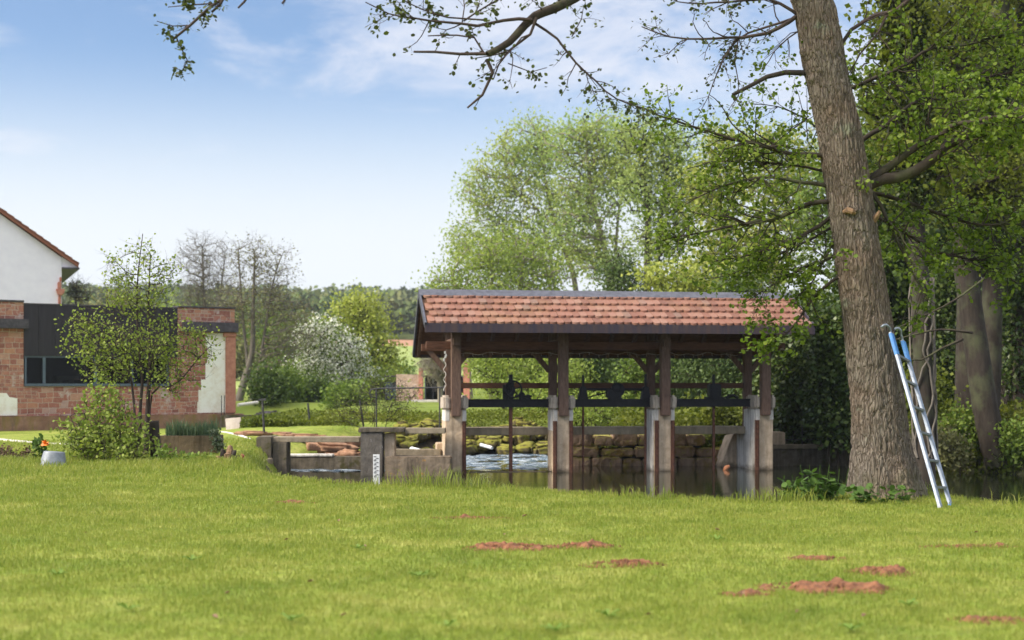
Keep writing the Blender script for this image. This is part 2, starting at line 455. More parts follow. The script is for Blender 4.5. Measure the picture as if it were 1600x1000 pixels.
f = m.noise(2.5, 5, 0.6, m.vec((5, 5, 0.4)))
M['cladding'] = m.done(m.pbr(m.ramp(f, [(0.3, (0.024, 0.020, 0.025)), (0.7, (0.042, 0.036, 0.042))]), 0.5, 0.3, spec=0.4))
M['slate'] = simple('weathered slate ledge', (0.04, 0.034, 0.042), (0.09, 0.078, 0.088), 9, 0.6)
M['darkframe'] = simple('blue grey window frame', (0.075, 0.10, 0.135), (0.10, 0.13, 0.165), 5, 0.45)
m = NM('window glass')
p = m.pbr((0.006, 0.007, 0.008), 0.03, spec=0.25); t = m.n('ShaderNodeBsdfTransparent'); t.inputs[0].default_value = (0.75, 0.8, 0.8, 1)
x = m.n('ShaderNodeMixShader'); x.inputs[0].default_value = 0.6
m.t.links.new(p, x.inputs[1]); m.t.links.new(t.outputs[0], x.inputs[2]); M['glass'] = m.done(x.outputs[0])
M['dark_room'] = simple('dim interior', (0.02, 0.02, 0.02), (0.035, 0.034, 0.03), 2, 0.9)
m = NM('house roof tile')
M['rooftile'] = m.done(m.pbr(m.ramp(m.island(), [(0, (0.17, 0.065, 0.04)), (0.5, (0.26, 0.10, 0.06)), (1, (0.33, 0.15, 0.10))]), 0.85, spec=0.2))
m = NM('clay beaver tail tile')
c = m.ramp(m.island(), [(0, (0.155, 0.064, 0.044)), (0.3, (0.215, 0.09, 0.06)), (0.6, (0.25, 0.112, 0.076)), (0.9, (0.28, 0.145, 0.105)), (1, (0.165, 0.10, 0.078))])
c = m.mix(m.ramp(m.noise(14, 6, 0.7), [(0.45, 0), (0.75, 0.55)]), c, (0.17, 0.105, 0.065))
c = m.mix(m.ramp(m.noise(0.9, 5, 0.7), [(0.5, 0), (0.72, 0.6)]), c, (0.25, 0.14, 0.065))
M['tile'] = m.done(m.pbr(c, 0.75, normal=m.bump(m.noise(30, 5), 0.4, 0.01), spec=0.35))
M['zincgrey'] = simple('grey zinc trim', (0.055, 0.055, 0.07), (0.11, 0.11, 0.135), 8, 0.5, 0.4)
m = NM('dark gutter board')
f = m.noise(6, 4, 0.6, m.vec((1.6, 0.1, 0.1)))
M['gutter'] = m.done(m.pbr(m.ramp(f, [(0.35, (0.045, 0.036, 0.055)), (0.62, (0.085, 0.055, 0.05))]), 0.5, 0.2, spec=0.4))
M['timber'] = wood_mat('stained timber', (0.09, 0.054, 0.04), (0.21, 0.13, 0.095), (6, 6, 1.2))
M['timber_h'] = wood_mat('stained timber beam', (0.075, 0.034, 0.02), (0.16, 0.075, 0.046), (1.0, 6, 6))
M['boards'] = wood_mat('roof boarding', (0.09, 0.042, 0.022), (0.20, 0.105, 0.06), (0.9, 5, 5))
M['iron'] = simple('black painted iron', (0.006, 0.006, 0.008), (0.014, 0.013, 0.016), 12, 0.55, 0.0, 0.3, 0.3)
M['rust'] = simple('rusty iron', (0.065, 0.026, 0.017), (0.15, 0.064, 0.038), 14, 0.8, 0.1, 0.5)
M['rail'] = simple('grey iron railing', (0.03, 0.03, 0.033), (0.07, 0.065, 0.065), 12, 0.6, 0.2)
M['alu'] = simple('worn aluminium', (0.20, 0.23, 0.28), (0.34, 0.37, 0.43), 9, 0.5, 0.4, 0.1)
M['alu_dark'] = simple('dull aluminium rung', (0.16, 0.17, 0.20), (0.26, 0.27, 0.30), 20, 0.5, 0.6, 0.1)
M['blue'] = simple('blue plastic sleeve', (0.03, 0.17, 0.46), (0.07, 0.26, 0.58), 12, 0.5, 0, 0.1)
M['zinc'] = simple('galvanised zinc', (0.17, 0.185, 0.205), (0.27, 0.285, 0.31), 7, 0.55, 0.3, 0.2)
M['white'] = simple('white paint', (0.68, 0.68, 0.68), (0.78, 0.78, 0.77), 9, 0.6)
M['black'] = simple('black paint', (0.02, 0.02, 0.02), (0.04, 0.04, 0.04), 9, 0.6)
M['red'] = simple('faded red plastic', (0.40, 0.06, 0.06), (0.50, 0.10, 0.09), 9, 0.6)
M['orange'] = simple('orange petal', (0.75, 0.16, 0.02), (0.85, 0.25, 0.03), 9, 0.6)
M['soil'] = simple('red brown earth', (0.095, 0.04, 0.02), (0.27, 0.115, 0.055), 18, 0.95, bump=0.9)
M['rotwood'] = wood_mat('rotten wood', (0.10, 0.06, 0.035), (0.36, 0.22, 0.12), (5, 5, 1))
# bark
m = NM('furrowed bark')
f = m.noise(15, 8, 0.74, m.vec((1.8, 1.8, 0.30)), 0.8)
pl = m.voro(17, m.warp(m.vec((1.6, 1.6, 0.30)), 0.5, 2.5), 'DISTANCE_TO_EDGE')
c = m.ramp(f, [(0.28, (0.085, 0.068, 0.053)), (0.5, (0.19, 0.155, 0.122)), (0.72, (0.31, 0.27, 0.22))])
c = m.mix(m.ramp(m.noise(0.8, 5, 0.65), [(0.45, 0.0), (0.68, 0.55)]), c, (0.22, 0.135, 0.09))
c = m.mix(m.ramp(m.noise(2.6, 7, 0.75), [(0.60, 0.0), (0.68, 0.75)]), c, (0.23, 0.24, 0.17))
c = m.mix(m.ramp(pl, [(0.0, 0.55), (0.10, 0.0)]), c, (0.07, 0.047, 0.032))
hh = m.math('ADD', m.ramp(pl, [(0, 0), (0.16, 1)]), m.math('MULTIPLY', f, 0.8))
s_ = m.n('ShaderNodeSeparateXYZ'); m.link(m.co, s_.inputs[0])
low = m.math('ADD', m.math('MULTIPLY', s_.outputs[2], -0.9), m.math('MULTIPLY', m.noise(3, 6, 0.7), 1.6))
c = m.mix(m.ramp(low, [(0.45, 0.0), (0.9, 0.6)]), c, (0.17, 0.165, 0.10))
M['bark'] = m.done(m.pbr(c, 0.95, normal=m.bump(hh, 0.9, 0.025), spec=0.15))
M['greybark'] = wood_mat('grey bark', (0.022, 0.017, 0.013), (0.058, 0.046, 0.037), (2.5, 2.5, 0.5), 0.95, 0.8, (0.09, 0.10, 0.05))
M['twigbark'] = wood_mat('dark twig bark', (0.035, 0.025, 0.022), (0.085, 0.06, 0.05), (3, 3, 1), 0.9, 0.4)
M['limbbark'] = wood_mat('limb bark', (0.025, 0.019, 0.014), (0.065, 0.05, 0.037), (3, 3, 1), 0.95, 0.6, (0.085, 0.095, 0.04))
M['dimbark'] = wood_mat('dim grey bark', (0.10, 0.085, 0.07), (0.19, 0.165, 0.135), (2, 2, 0.6), 0.95, 0.4)
M['palebark'] = wood_mat('pale grey bark', (0.17, 0.145, 0.11), (0.32, 0.275, 0.215), (2, 2, 0.6), 0.95, 0.4)
# leaves
M['alder'] = leaf_mat('alder leaves', [(0.075, 0.125, 0.012), (0.13, 0.20, 0.018), (0.19, 0.27, 0.028), (0.26, 0.33, 0.045)], 0.48)
M['sapling'] = leaf_mat('sapling leaves', [(0.18, 0.25, 0.04), (0.27, 0.34, 0.06), (0.36, 0.41, 0.09)], 0.45)
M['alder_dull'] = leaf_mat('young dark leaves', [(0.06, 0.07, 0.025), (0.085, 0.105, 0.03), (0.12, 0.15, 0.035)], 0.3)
M['wood_leaf'] = leaf_mat('woodland leaves', [(0.06, 0.09, 0.010), (0.11, 0.15, 0.014), (0.18, 0.215, 0.024)], 0.45, big=(0.24, 0.25, 0.035), bigscale=0.3)
M['ivy'] = leaf_mat('ivy leaves', [(0.03, 0.045, 0.012), (0.055, 0.075, 0.018), (0.10, 0.12, 0.03)], 0.2, 0.45)
M['poplar'] = leaf_mat('poplar leaves', [(0.27, 0.38, 0.14), (0.36, 0.48, 0.16), (0.44, 0.52, 0.18)], 0.5, big=(0.45, 0.46, 0.12), bigscale=0.25)
M['lime'] = leaf_mat('fresh yellow green leaves', [(0.28, 0.33, 0.055), (0.37, 0.41, 0.07), (0.45, 0.47, 0.10)], 0.42)
M['willow'] = leaf_mat('willow leaves', [(0.25, 0.33, 0.06), (0.34, 0.42, 0.075), (0.42, 0.47, 0.10)], 0.48, big=(0.22, 0.30, 0.07), bigscale=0.35)
M['olive'] = leaf_mat('olive brown buds', [(0.15, 0.14, 0.06), (0.20, 0.19, 0.07), (0.25, 0.26, 0.09)], 0.3)
M['bush'] = leaf_mat('bush leaves', [(0.10, 0.165, 0.025), (0.155, 0.225, 0.035), (0.22, 0.285, 0.05)], 0.38)
M['darkbush'] = leaf_mat('dark shrub leaves', [(0.045, 0.08, 0.016), (0.08, 0.125, 0.023), (0.13, 0.175, 0.035)], 0.28)
M['laurel'] = leaf_mat('glossy laurel leaves', [(0.035, 0.062, 0.015), (0.07, 0.11, 0.022), (0.13, 0.16, 0.045)], 0.2, 0.38)
M['conifer'] = leaf_mat('feathery conifer sprays', [(0.05, 0.09, 0.03), (0.085, 0.135, 0.04), (0.125, 0.18, 0.05)], 0.3, big=(0.15, 0.20, 0.045), bigscale=0.7)
M['blossom'] = leaf_mat('white blossom', [(0.74, 0.74, 0.64), (0.86, 0.85, 0.78)], 0.3)
M['reed'] = leaf_mat('blue green reed blades', [(0.06, 0.11, 0.06), (0.09, 0.145, 0.075), (0.13, 0.17, 0.08)], 0.3)
M['nettle'] = leaf_mat('broad weed leaves', [(0.075, 0.145, 0.025), (0.11, 0.19, 0.035)], 0.4)
M['weed'] = leaf_mat('lawn weed leaves', [(0.13, 0.22, 0.03), (0.18, 0.27, 0.045)], 0.3)
M['deadleaf'] = leaf_mat('dead leaf', [(0.16, 0.09, 0.05), (0.26, 0.16, 0.09)], 0.15)
M['dry'] = leaf_mat('dry brown stalks', [(0.12, 0.07, 0.045), (0.20, 0.13, 0.085)], 0.2)
m = NM('hillside woodland')
f = m.noise(0.035, 4, 0.6)
c = m.ramp(f, [(0.30, (0.055, 0.09, 0.035)), (0.45, (0.11, 0.16, 0.045)), (0.56, (0.18, 0.175, 0.075)), (0.72, (0.17, 0.22, 0.065))])
c = m.mix(0.3, c, m.ramp(m.island(), [(0, (0.03, 0.055, 0.02)), (1, (0.16, 0.19, 0.06))]))
M['hillwood'] = m.done(m.pbr(c, 0.9, spec=0.1))
# ------------------------------------------------------------------ ground, banks, far slopes
WZ = -0.75
WATER = np.array([(22, 14.0), (14, 14.8), (9, 16.2), (6.7, 16.5), (6.0, 17.1), (5.6, 18.3), (4.8, 18.9), (3.9, 18.6), (3.5, 17.5), (3.0, 17.3), (2.36, 17.6), (1.63, 18.1), (0.85, 18.9), (0, 19.4), (-0.9, 19.9),
                  (-2.2, 20.6), (-3.2, 21.8), (-4.4, 25.5), (-5.2, 33.2), (-5.45, 36.2), (-4.2, 37.8), (-3.3, 40.6), (-1.9, 42.6), (0, 43.4), (1.2, 43.4), (1.7, 41.2), (1.5, 37.6),
                  (3.5, 37.4), (6.1, 38.0), (8.6, 38.4), (10.6, 37.0), (11.0, 34.8), (12.0, 33.4), (16, 32), (22, 28)])
def sdist(x, y):
    """signed distance to the water's edge, negative over water"""
    x = np.asarray(x, float); y = np.asarray(y, float)
    d = np.full(x.shape, 1e9); ins = np.zeros(x.shape, bool)
    n = len(WATER)
    for i in range(n):
        ax, ay = WATER[i]; bx, by = WATER[(i + 1) % n]
        ex, ey = bx - ax, by - ay
        t = np.clip(((x - ax) * ex + (y - ay) * ey) / (ex * ex + ey * ey), 0, 1)
        d = np.minimum(d, (x - ax - t * ex) ** 2 + (y - ay - t * ey) ** 2)
        c = ((ay > y) != (by > y)) & (x < ex * (y - ay) / (ey if ey else 1e-9) + ax)
        ins ^= c
    d = np.sqrt(d)
    return np.where(ins, -d, d)
FAR_Y = np.array([-50, 30, 38, 46, 60, 75, 95, 130, 170, 210, 260, 300, 350, 420, 500, 600, 900, 2500])
FAR_Z = np.array([0, 0, 0.0, 0.28, 0.36, 0.48, 0.9, 2.0, 3.4, 5.0, 8.2, 10.0, 12.5, 18.0, 25.0, 30.0, 20.0, 0.0])
def gz(x, y, d=None):
    x = np.asarray(x, float); y = np.asarray(y, float)
    if d is None: d = sdist(x, y)
    z = np.interp(y, FAR_Y, FAR_Z)
    z = np.where((y > 30) & (y < 70), z * sstep(-9.8, -7.0, x) - 0.06 * sstep(-7, -10, x), z)
    z = np.where(y > 150, (z - 3) * (0.78 + 0.34 * fbm(x / 170 + 3.3, y / 400, 5, 3) + 0.16 * sstep(-200, 300, -x)) + 3, z)
    z = z + (fbm(x / 3.1, y / 3.1, 11, 3) - 0.5) * 0.07
    # left of the channel the lawn dips to the water
    wd = np.where((y > 36.5) & (x < 3.0), 2.6, np.where(y > 31, 1.0, 0.55))
    t = sstep(-0.35, 1.0, d / wd)
    return -1.35 + (z + 1.35) * t
def axis(parts):
    out = []
    for a, b, st in parts: out += list(np.arange(a, b, st))
    return np.array(out + [parts[-1][1]])
ax = axis([(-800, -400, 80), (-400, -100, 20), (-100, -26, 4), (-26, -12, 0.5), (-12, 14, 0.2), (14, 28, 0.5), (28, 100, 4), (100, 400, 20), (400, 800, 80)])
ay = axis([(-60, 3, 4.5), (3, 50, 0.2), (50, 80, 1), (80, 160, 5), (160, 620, 14), (620, 1100, 60)])
GX, GY = np.meshgrid(ax, ay)
D = sdist(GX.ravel(), GY.ravel()).reshape(GX.shape)
GZ = gz(GX, GY, D)
nx, ny = len(ax), len(ay)
idx = np.arange(nx * ny).reshape(ny, nx)
Q = np.stack([idx[:-1, :-1], idx[:-1, 1:], idx[1:, 1:], idx[1:, :-1]], -1).reshape(-1, 4)
me = raw_mesh('ground', np.stack([GX, GY, GZ], -1), [Q])
cx = (GX[:-1, :-1] + GX[1:, 1:]) / 2; cy = (GY[:-1, :-1] + GY[1:, 1:]) / 2; cd = (D[:-1, :-1] + D[1:, 1:]) / 2
mi = np.where(cy > 45, 1, 0)
mi = np.where((cd < 0.25) | ((cd < 1.6) & (cy > 33.0) & (cx > -4)), 2, mi)
mi = np.where(cy > 98, 3, mi)
mi = np.where((cy > 262) & (cy < 312) & (cx > -70) & (cx < 120), 4, mi)
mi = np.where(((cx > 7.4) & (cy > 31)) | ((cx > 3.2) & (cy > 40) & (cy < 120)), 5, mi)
me.polygons.foreach_set('material_index', mi.ravel().astype(np.int32))
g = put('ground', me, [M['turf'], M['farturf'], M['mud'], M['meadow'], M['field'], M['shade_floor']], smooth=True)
tag(g, kind='structure')
def G(x, y): return float(gz(np.array([x]), np.array([y]))[0])

def sheet(name, x0, x1, y0, y1, st, z, mat, amp=0.0, sc=1.0, keep=None):
    xs = np.arange(x0, x1 + st, st); ys = np.arange(y0, y1 + st, st)
    X, Y = np.meshgrid(xs, ys)
    Z = z + (fbm(X * sc, Y * sc * 2.2, 31, 4) - 0.45) * amp
    i = np.arange(X.size).reshape(X.shape)
    q = np.stack([i[:-1, :-1], i[:-1, 1:], i[1:, 1:], i[1:, :-1]], -1).reshape(-1, 4)
    if keep is not None:
        k = keep(X[:-1, :-1] + st / 2, Y[:-1, :-1] + st / 2).ravel(); q = q[k]
    return put(name, raw_mesh(name, np.stack([X, Y, Z], -1), [q]), mat, smooth=True)
tag(sheet('water', -9, 24, 13, 45, 1.0, WZ, M['water']), kind='structure')
def in_foam(X, Y):
    edge = 35.55 + 0.16 * X + 0.5 * (fbm(X * 1.5, Y * 0.1, 4) - 0.5)
    return (Y > edge) & (X < 1.45 + 0.3 * (fbm(X, Y, 9) - 0.5)) & (X > -6.0)
tag(sheet('white_water', -6, 3, 33.8, 44, 0.07, WZ - 0.012, M['foam'], 0.13, 2.3, in_foam), kind='structure')

# ------------------------------------------------------------------ grass
def grass_mesh(P, hgt, wid, lean):
    n = len(P)
    a = rng.uniform(0, 2 * PI, n); b = rng.uniform(0, 2 * PI, n)
    sx, sy = np.cos(a) * wid / 2, np.sin(a) * wid / 2
    lx, ly = np.cos(b) * lean * hgt, np.sin(b) * lean * hgt
    V = np.empty((n, 5, 3))
    V[:, 0] = P + np.stack([-sx, -sy, -0.02 + 0 * sx], -1)
    V[:, 1] = P + np.stack([sx, sy, -0.02 + 0 * sx], -1)
    V[:, 2] = P + np.stack([sx * .8 + lx * .35, sy * .8 + ly * .35, hgt * .6], -1)
    V[:, 3] = P + np.stack([-sx * .8 + lx * .35, -sy * .8 + ly * .35, hgt * .6], -1)
    V[:, 4] = P + np.stack([lx, ly, hgt * (1 - 0.28 * lean)], -1)
    i = np.arange(n)[:, None] * 5
    return V.reshape(-1, 3), i + np.array([[0, 1, 2, 3]]), i + np.array([[3, 2, 4]])
BARE = [(800, 858, .42, .20), (905, 857, .36, .16), (975, 884, .32, .15), (1288, 917, .48, .26), (1378, 893, .27, .18), (1165, 926, .18, .09), (1278, 874, .26, .10), (742, 810, .45, .12), (455, 785, .3, .10),
        (1555, 966, .26, .14), (1520, 858, .42, .10)]
BAREW = [((px - 800) / F * (H * F / (py - 600)), H * F / (py - 600), a, b) for px, py, a, b in BARE]
def lawn_pts(y0, y1, dens, xmax=None):
    wmax = 0.40 * y1 + 0.6
    n = int(dens * (y1 - y0) * 2 * wmax)
    y = rng.uniform(y0, y1, n); x = rng.uniform(-wmax, wmax, n)
    k = np.abs(x) < 0.40 * y + 0.6
    x, y = x[k], y[k]
    k = rng.uniform(0, 1, len(x)) < 0.35 + 0.75 * fbm(x / 0.35, y / 0.35, 21, 3)
    for bx, by, ra, rb in BAREW:
        e = ((x - bx) / ra) ** 2 + ((y - by) / rb) ** 2
        k &= (e + 0.9 * (vnoise(x * 6, y * 6, 3) - 0.3) > 0.5) | (rng.uniform(0, 1, len(x)) < 0.30)
    x, y = x[k], y[k]
    d = sdist(x, y)
    k = d > 0.05
    x, y, d = x[k], y[k], d[k]
    return x, y, d, gz(x, y, d)
Vs, Q4, T3 = [], [], []; base = 0
for y0, y1, dens, hh, ww in ((4.5, 10, 4200, 0.036, 0.0042), (10, 15, 3000, 0.038, 0.0056), (15, 20, 2000, 0.046, 0.0078), (20, 27, 900, 0.07, 0.012), (27, 36, 300, 0.07, 0.018)):
    x, y, d, z = lawn_pts(y0, y1, dens)
    tall = 1 + 1.0 * np.clip(1.1 - d / 0.7, 0, 1) * (y < 30) + 0.9 * sstep(-2.5, -5, x) * sstep(21.0, 24.5, y) * (y < 28)
    h = hh * tall * rng.uniform(0.45, 1.35, len(x)) * (0.6 + 0.8 * fbm(x / 0.8, y / 0.8, 41, 3))
    a, b, c = grass_mesh(np.stack([x, y, z], -1), h, ww * rng.uniform(0.6, 1.4, len(x)), rng.uniform(0.1, 0.9, len(x)))
    Vs.append(a); Q4.append(b + base); T3.append(c + base); base += len(a)
# the long fringe on the near bank, with taller tufts
n = 22000
s = rng.uniform(0, 1, n)
seg = WATER[2:17]; L = np.concatenate([[0], np.cumsum(np.linalg.norm(np.diff(seg, axis=0), axis=1))])
ex = np.interp(s * L[-1], L, seg[:, 0]); ey = np.interp(s * L[-1], L, seg[:, 1])
off = np.abs(rng.normal(0, 0.38, n))
x = ex + rng.normal(0, 0.1, n) - 0.35 * off * (ex < -2); y = ey - off * 0.85 + rng.normal(0, 0.05, n)
tuft = fbm(x * 1.3, y * 1.3, 77, 3)
h = (0.06 + 0.11 * sstep(0.42, 0.72, tuft) + 0.10 * np.exp(-((x + 1.2) / 0.8) ** 2)) * rng.uniform(0.5, 1.5, n)
d = sdist(x, y); k = d > -0.05
a, b, c = grass_mesh(np.stack([x, y, gz(x, y, d)], -1)[k], h[k], rng.uniform(0.006, 0.013, k.sum()), rng.uniform(0.1, 0.75, k.sum()))
Vs.append(a); Q4.append(b + base); T3.append(c + base); base += len(a)
o = put('grass', raw_mesh('grass', np.concatenate(Vs), [np.concatenate(Q4), np.concatenate(T3)]), M['blade'])
tag(o, kind='stuff')

# bare red earth turned up in the lawn
names = {0: 'broad crumbly red earth patch in the middle of the lawn', 1: 'ragged red earth patch beside the broad crumbly one', 2: 'small bright red earth heap below the ragged patch',
         3: 'largest red brown molehill spread in the front of the lawn', 4: 'rounded red molehill just behind the largest one', 5: 'little crumbled earth spot beside the largest molehill',
         6: 'low thin earth patch behind the rounded molehill', 7: 'faint long strip of brown earth near the water bank', 8: 'faint worn earth patch among grass on the left lawn',
         9: 'dull earth heap at the lower right corner of the lawn', 10: 'thin worn earth streak below the ladder'}
for i, (bx, by, ra, rb) in enumerate(BAREW):
    big = 0.048 if i in (0, 1, 2, 3, 4) else 0.016
    nr, na = 26, 72
    V = [(bx, by, G(bx, by) + big)]
    for r in range(1, nr + 1):
        for k in range(na):
            th = 2 * PI * k / na
            rr = r / nr * (0.8 + 0.45 * float(vnoise(np.array(math.cos(th) * 2.2 + i * 7), np.array(math.sin(th) * 2.2), 5)))
            V.append((bx + ra * rr * math.cos(th), by + rb * rr * math.sin(th), r / nr))
    V = np.array(V)
    q = V[1:, 2].copy()
    nz_ = fbm(V[1:, 0] * 8, V[1:, 1] * 8, i, 4)
    V[1:, 2] = gz(V[1:, 0], V[1:, 1]) + big * (1 - q ** 1.6) * (0.15 + 1.9 * np.maximum(0, nz_ - .22)) + 0.16 * (nz_ - 0.47) * (0.25 + 0.75 * q) - 0.012 * q - 0.07 * q ** 5
    f4 = []; f3 = []
    for k in range(na): f3.append((0, 1 + k, 1 + (k + 1) % na))
    for r in range(nr - 1):
        for k in range(na):
            a = 1 + r * na; b2 = a + na
            f4.append((a + k, b2 + k, b2 + (k + 1) % na, a + (k + 1) % na))
    mb = MB(); mb.add(V, f3 + f4)
    ico = [(0, 0, 1), (.9, 0, -.2), (-.45, .8, -.3), (-.45, -.8, -.3), (.3, .5, .5)]
    for _ in range(int(240 * ra / 0.5)):
        th = random.uniform(0, 2 * PI); rr = random.random() ** 0.7 * 1.1
        x, y = bx + ra * rr * math.cos(th), by + rb * rr * math.sin(th)
        s = random.uniform(0.006, 0.03) * (1.4 if big > .05 else 0.8)
        zz = G(x, y) + big * max(0, 1 - rr ** 1.6) * 0.8
        a = random.uniform(0, 6.3); ca, sa = math.cos(a), math.sin(a)
        P = [(x + s * (ca * p - sa * q2), y + s * (sa * p + ca * q2), zz + s * r2 * 0.8) for p, q2, r2 in ico]
        mb.add(P, [(0, 1, 4), (1, 2, 4), (2, 0, 4), (0, 2, 3), (0, 3, 1), (1, 3, 2)])
    t = tag(mb.build('molehill', M['soil'], smooth=False), names[i], 'earth heap', 'red earth heaps in the lawn')

# scattered lawn weeds and dead leaves
for i, (px, py) in enumerate(((655, 903), (950, 968), (868, 992), (455, 975), (300, 880), (1420, 945), (1330, 985), (700, 985), (200, 960), (560, 860), (1120, 850), (90, 905))):
    Y = H * F / (py - 600); x, y = (px - 800) / F * Y, Y
    z = G(x, y); mb = MB()
    n9 = random.randint(6, 9)
    for k in range(n9):
        a = 2 * PI * k / n9 + random.uniform(-.3, .3); L = random.uniform(.05, .095); wd = L * .34
        d = np.array([math.cos(a), math.sin(a), 0]); e = np.array([-math.sin(a), math.cos(a), 0]); c0 = np.array([x, y, z + .015])
        up = np.array([0, 0, 1.0]); rise = random.uniform(.25, .6)
        P = [c0, c0 + d * L * .4 + e * wd * .4 + up * L * rise * .6, c0 + d * L * .8 + e * wd * .5 + up * L * rise, c0 + d * L + up * L * rise * .8, c0 + d * L * .8 - e * wd * .5 + up * L * rise, c0 + d * L * .4 - e * wd * .4 + up * L * rise * .6, c0 + d * L * .6 + up * L * rise * .7]
        mb.add(P, [(0, 1, 6), (1, 2, 6), (2, 3, 6), (3, 4, 6), (4, 5, 6), (5, 0, 6)])
    tag(mb.build('lawn_weed', M['weed']), 'small rosette of broad weed leaves among the lawn grass', 'weed', 'weed rosettes in the lawn')
for i in range(16):
    px, py = random.uniform(120, 1560), random.uniform(800, 985)
    Y = H * F / (py - 600); x, y = (px - 800) / F * Y, Y
    z = G(x, y) + .035; mb = MB(); a = random.uniform(0, 6.3); L = random.uniform(.035, .06)
    P = []
    for u, v, c9 in ((0, 0, 0), (.3, .28, .1), (.7, .26, .16), (1, 0, .1), (.7, -.26, .2), (.3, -.28, .12), (.5, 0, 0)):
        P.append((x + L * (u * math.cos(a) - v * math.sin(a)), y + L * (u * math.sin(a) + v * math.cos(a)), z + L * c9 * 2))
    mb.add(P, [(0, 1, 6), (1, 2, 6), (2, 3, 6), (3, 4, 6), (4, 5, 6), (5, 0, 6)])
    tag(mb.build('fallen_leaf', M['deadleaf']), 'curled brown dead leaf lying on the lawn grass', 'leaf', 'dead leaves on the lawn')
# ------------------------------------------------------------------ the roofed sluice
TH = R(9); CA, SA = math.cos(TH), math.sin(TH)
OX, OY = 1.575, 35.0
def s_of(px, t):
    """place along the sluice that the photo shows at column px, t metres behind the front posts"""
    k = (px - 800) / F
    x0, y0 = OX - SA * t, OY + CA * t
    return (k * y0 - x0) / (CA - k * SA)
def z_of(py, s, t): return H - (py - 600) / F * (OY + SA * s + CA * t)
SLU = thing('roofed_sluice', 'long roofed timber and concrete sluice with red tiled roof standing in the pond', 'sluice', (OX, OY, 0), TH)
POSTS = [s_of(px, -0.3) for px in (712.5, 880, 1039, 1195.5)]
T_R, T_F, T_B = 0.4, -1.2, 2.0                 # ridge, front eave, rear eave
S0, S1 = -3.83, 5.67
Z_R, Z_F, Z_B = 3.64, 2.80, 2.19
def roofz(t): return Z_R - (T_R - t) / (T_R - T_F) * (Z_R - Z_F) if t < T_R else Z_R - (t - T_R) / (T_B - T_R) * (Z_R - Z_B)
# piers
for i, s in enumerate(POSTS):
    half = 0.25
    mb = MB()
    zt = 0.78
    d1 = 0.55 if i < 3 else 1.9
    a0 = s - half + (0.02 if i == 1 else 0); a1 = s + half
    if i == 3: a0 = s - 0.22; a1 = s + 0.22
    mb.box(a0, a1, -0.27, d1 if i < 3 else 0.62, -1.5, zt)
    if i == 3:
        mb.add([(a0 - 0.02, 0.3, -1.5), (a1, 0.3, -1.5), (a1, 1.9, -1.5), (a0 - 0.02, 1.9, -1.5), (a0 - 0.02, 0.3, 0.30), (a1, 0.3, 0.30), (a1, 1.9, 0.05), (a0 - 0.02, 1.9, 0.05)],
               [(0, 3, 2, 1), (4, 5, 6, 7), (0, 1, 5, 4), (1, 2, 6, 5), (2, 3, 7, 6), (3, 0, 4, 7)])
        mb.add([(a0, 1.2, -1.5), (a0 - 0.75, 1.2, -1.5), (a0 - 0.75, 1.9, -1.5), (a0, 1.9, -1.5), (a0, 1.2, 0.12), (a0 - 0.12, 1.2, 0.1), (a0 - 0.12, 1.9, 0.06), (a0, 1.9, 0.06)],
               [(0, 3, 2, 1), (4, 5, 6, 7), (0, 1, 5, 4), (1, 2, 6, 5), (2, 3, 7, 6), (3, 0, 4, 7)])
    if i == 0:
        mb.box(a0 - 0.12, a0 + 0.1, 0.5, 1.0, -1.5, -0.05)
    pr = mb.build('pier', M['pier'] if i in (0, 2) else M['pier'], SLU, bevel=0.02, rough=(0.09, 0.012, 5))
    if i: pass
    # whitewashed upper band and left faces, whitened further to carry sunlight in their colour
    mb = MB()
    mb.box(a0 - 0.004, a0 + 0.10, -0.275, 0.5, 0.50 - 0.25 * (i == 1), zt - 0.005)
    mb.box(a1 - 0.10, a1 + 0.004, -0.276, 0.2, 0.50, zt - 0.004)
    mb.build('limewashed_band', M['limewash'], pr, bevel=0.01, rough=(0.09, 0.012, 5))
    if i in (2, 3):
        mb = MB(); mb.box(a0 - 0.03, a0 + 0.02, -0.16, (0.57 if i == 2 else 1.75), -0.78, 0.75 if i == 2 else 0.2)
        if i == 3: mb.box(a0 - 0.03, a0 + 0.02, -0.16, 0.62, 0.2, 0.76)
        mb.build('limewashed_lit_side', M['limewash'], pr, rough=(0.12, 0.012, 5))
    # cap stones either side of the post
    for k in (-1, 1):
        wdt = 0.30 if i < 3 else 0.27
        c0, c1 = (s - wdt, s - 0.13) if k < 0 else (s + 0.13, s + wdt)
        mb = MB(); mb.box(c0, c1, -0.34, 0.42, 0.77, 1.12)
        mb.build('cap_stone', M['cap'], pr, bevel=0.045, rough=(0.07, 0.018, 5))
    # rusted gate guides
    for k in (-1, 1):
        if (i == 0 and k < 0) or (i == 3 and k > 0): continue
        gx = s + k * (half - 0.05)
        if i == 3: gx = s - 0.2
        mb = MB(); mb.box(gx - 0.045, gx + 0.045, -0.315, -0.24, -1.4, 0.50)
        mb.box(gx - 0.02, gx + 0.02, -0.345, -0.315, -1.4, 0.50)
        mb.build('gate_guide', M['rust'], pr, rough=(0.3, 0.004, 4))
